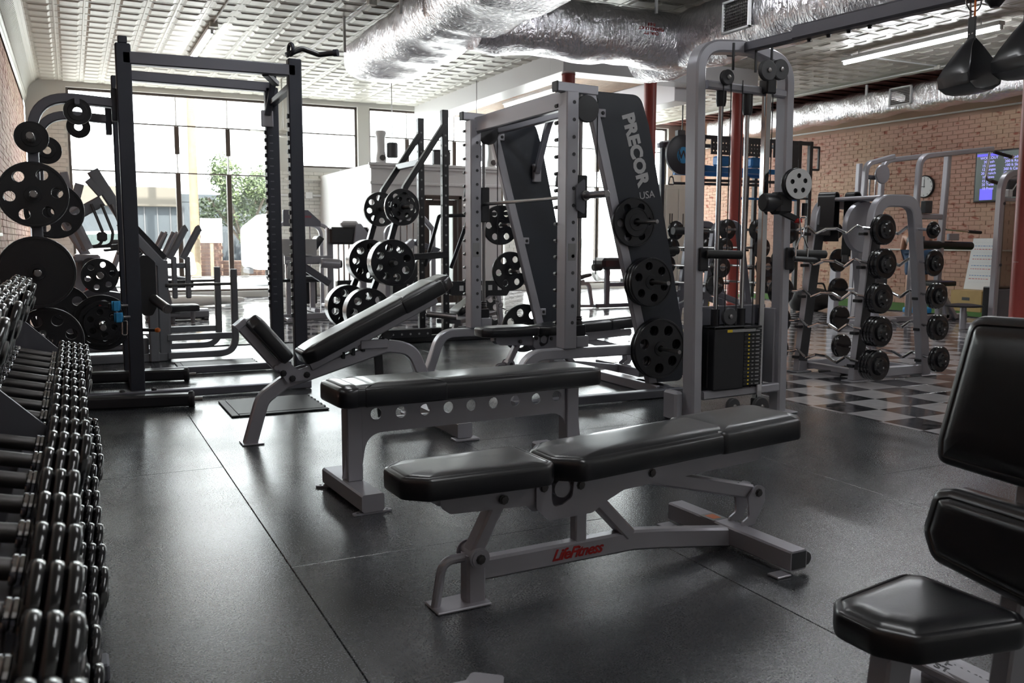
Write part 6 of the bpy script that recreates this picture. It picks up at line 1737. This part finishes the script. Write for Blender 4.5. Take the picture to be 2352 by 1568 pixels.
# ================================================================ person bending behind the lat machine
pn = thing('person', 'person in blue shorts and bright shoes bent over behind the lat machine', 'person', (12.05, 9.95, .018))
def skin_fig(name, verts, edges, radii, m, parent, sub=1):
    me = bpy.data.meshes.new(name); me.from_pydata(verts, edges, []); o = bpy.data.objects.new(name, me); COL.objects.link(o)
    sk = o.modifiers.new('s', 'SKIN'); 
    for v, r_ in zip(me.skin_vertices[0].data, radii): v.radius = (r_, r_)
    me.skin_vertices[0].data[0].use_root = True
    ss = o.modifiers.new('u', 'SUBSURF'); ss.levels = 1 + sub; ss.render_levels = 1 + sub
    dg = bpy.context.evaluated_depsgraph_get(); me2 = bpy.data.meshes.new_from_object(o.evaluated_get(dg)); me2.name = name
    bpy.data.objects.remove(o)
    for p in me2.polygons: p.use_smooth = True
    me2.materials.clear(); me2.materials.append(MAT[m])
    return obj(name, me2, parent)
V = [(0, 0, .92), (.12, .10, 1.10), (.27, .22, 1.24), (.34, .28, 1.27), (.43, .36, 1.26),
     (-.09, .02, .88), (-.12, 0, .50), (-.10, .05, .09), (.09, -.04, .88), (.12, -.06, .50), (.10, -.02, .09),
     (-.12, -.06, .04), (.08, -.14, .04),
     (.17, .38, 1.20), (.22, .46, .95), (.32, .46, .75), (.40, .12, 1.20), (.48, .12, .95), (.50, .24, .75)]
E = [(0, 1), (1, 2), (2, 3), (3, 4), (0, 5), (5, 6), (6, 7), (0, 8), (8, 9), (9, 10), (7, 11), (10, 12), (2, 13), (13, 14), (14, 15), (2, 16), (16, 17), (17, 18)]
Rr = [.13, .13, .14, .07, .065, .09, .062, .042, .09, .062, .042, .035, .035, .06, .045, .035, .06, .045, .035]
skin_fig('body', V, E, Rr, 'skin', pn)
skin_fig('shirt', V[:3] + [V[13], V[16]], [(0, 1), (1, 2), (2, 3), (2, 4)], [.15, .15, .155, .075, .075], 'lead', pn)
skin_fig('shorts', [V[0], V[5], (-.115, .01, .56), V[8], (.115, -.05, .56)], [(0, 1), (1, 2), (0, 3), (3, 4)], [.148, .108, .09, .108, .09], 'denim', pn)
MB().lathe([(.11 * math.sin(PI * k / 12), .12 - .12 * math.cos(PI * k / 12)) for k in range(13)], (.42, .35, 1.15), (.3, .3, .9), 18).build('head', 'skin', pn)
MB().lathe([(.118 * math.sin(PI * k / 12), .12 - .12 * math.cos(PI * k / 12)) for k in range(5, 13)], (.42, .35, 1.155), (.3, .3, .9), 18).build('hair', 'hair', pn)
for (x, y) in ((-.11, 0), (.09, -.08)):
    MB().pad(rc2([(x - .05, y - .16), (x + .04, y - .16), (x + .045, y + .10), (x - .045, y + .10)], .035), .09, er=.03, crown=.01).build('shoe', 'ltblue', pn)

# ================================================================ OUTDOORS
gd = MB().box(-60, 80, YF + .25, 120, -.35, -.2); go = struct('street', gd, 'asphalt')
struct('sidewalk', MB().box(-30, 50, YF + .25, 22.0, -.2, -.06), 'pavement')
struct('sidewalk', MB().box(-30, 50, 29.5, 32.0, -.2, -.10), 'pavement')
bd = thing('building', 'low building with tan band over a blue grey wall across the street', 'building')
MB().box(-12, 7.5, 33.5, 42, -.2, 2.45).build('lower_wall', 'bluewall', bd)
MB().box(-12, 3.55, 33.3, 42, 2.28, 2.95, .02).build('tan_band', 'tanwall', bd)
MB().box(3.55, 8.0, 33.5, 42, 2.45, 2.75, .02).build('parapet', 'bluewall', bd)
for k in range(13): MB().box(1.9 + k * .42, 1.93 + k * .42, 33.47, 33.5, -.1, 2.27).build('wall_seam', 'lead', bd)
bw = thing('street_wall', 'low red brick wall with a pier across the street', 'wall')
blk = []
MB().box(-6, 9, 32.42, 32.7, -.2, .42).build('core', 'mortar', bw)
one = MB().box(0, .36, -.03, .02, 0, .11, .006).mesh('brick', 'outbrick')
for r_ in range(5):
    for k in range(26):
        obj('brick', one, bw, loc=(1.9 + k * .38 - (r_ % 2) * .19, 32.42, -.2 + r_ * .125))
MB().box(4.0, 4.7, 32.3, 32.8, -.2, 1.35, .01).build('pier_core', 'mortar', bw)
for r_ in range(12):
    for k in range(2): obj('brick', one, bw, loc=(4.0 + k * .37 - (r_ % 2) * .06, 32.30, -.18 + r_ * .125))
t = thing('utility_pole', 'weathered wooden utility pole seen between the window mullions', 'pole', (3.62, 30.5, -.1))
MB().lathe([(.15, 0), (.12, 7.5)], (0, 0, 0), (0, 0, 1), 14).build('pole_shaft', 'polewood', t)
MB().beam([(-1.1, 0, 6.8), (1.1, 0, 6.8)], .1, .12, .01).build('crossarm', 'polewood', t)
t = thing('street_sign', 'blank white sign board on a post outside the front window', 'sign', (4.05, 30.0, -.1))
MB().box(-.05, .05, -.03, .03, 0, 1.3, .005).build('post', 'polewood', t); MB().box(-.33, .33, -.06, -.03, 1.15, 1.92, .01).build('board', 'carpaint', t)
# tree
tr = thing('street_tree', 'leafy green street tree behind the window mullions', 'tree', (5.2, 30.8, -.1))
tk = MB(); tk.lathe([(.14, 0), (.11, .9), (.09, 1.3)], (0, 0, 0), (0, 0, 1), 10)
for a in range(6):
    an = a * 1.05; d = Vector((math.cos(an) * 1.1, math.sin(an) * .7, 1.5))
    tk.tube([(0, 0, .9 + .05 * a), tuple(Vector((0, 0, 1.1)) + d * .5), tuple(Vector((0, 0, 1.1)) + d)], .045, 6)
tk.build('trunk', 'bark', tr)
lf = MB(); rt = random.Random(3)
blobs = [(rt.uniform(-1.4, 1.3), rt.uniform(-.8, .8), rt.uniform(1.3, 3.6), rt.uniform(.35, .6)) for _ in range(22)]
for k in range(9000):
    bx, by, bz_, br2 = blobs[k % 22]
    d = Vector((rt.gauss(0, 1), rt.gauss(0, 1), rt.gauss(0, 1))).normalized() * br2 * rt.uniform(.55, 1.05)
    c = Vector((bx, by, bz_)) + d
    u = Vector((rt.gauss(0, 1), rt.gauss(0, 1), rt.gauss(0, 1))).normalized(); w = u.orthogonal().normalized()
    s = rt.uniform(.04, .085)
    lf.add([c - u * s, c - w * s * .5, c + u * s, c + w * s * .5], [(0, 1, 2, 3)])
o = lf.build('foliage', 'leaf', tr); o['kind'] = 'stuff'
def car(x, y, label, m='carpaint', truck=False):
    t = thing('parked_truck' if truck else 'parked_car', label, 'car', (x, y, -.2))
    side = rc2([(-2.2, .35), (-2.15, .95), (-1.2, 1.05), (-.7, 1.55), (.6, 1.6), (1.0, 1.1), (2.1, 1.0), (2.2, .35)], .15, 4) if not truck else rc2([(-2.4, .5), (-2.4, 1.7), (-1.9, 2.1), (.6, 2.1), (1.2, 1.35), (2.3, 1.2), (2.4, .5)], .2, 4)
    MB().prism(side, -.85, .85, 'xz').build('body', m, t)
    gl = [(-.95, 1.12), (-.6, 1.48), (.5, 1.52), (.8, 1.12)] if not truck else [(.1, 1.35), (.1, 1.9), (.6, 1.95), (1.0, 1.35)]
    for yy in (-.86, .855): MB().prism(rc2(gl, .05, 3), yy, yy + .008, 'xz').build('side_window', 'carglass', t)
    MB().beam([(-2.35, -.5, .45), (-2.35, .5, .45)], .12, .15, .02).build('bumper', 'lead', t)
    for wx in (-1.4, 1.4):
        for wy in (-.82, .62): 
            w = MB().lathe([(.2, 0), (.31, .01), (.33, .05), (.33, .15), (.31, .19), (.2, .2)], (wx, wy, .33), (0, 1, 0), 22).build('wheel', 'rubber', t)
            MB().lathe([(.19, 0), (.17, .01)], (wx, wy - .004, .33), (0, -1, 0), 16).build('hubcap', 'platinum', w)
    return t
c_ = car(7.0, 27.0, 'white box truck parked outside, right of the tree', truck=True)
car(14.0, 25.5, 'pale grey car parked outside the far window')
car(1.0, 27.6, 'white car parked outside, low behind the left rack')
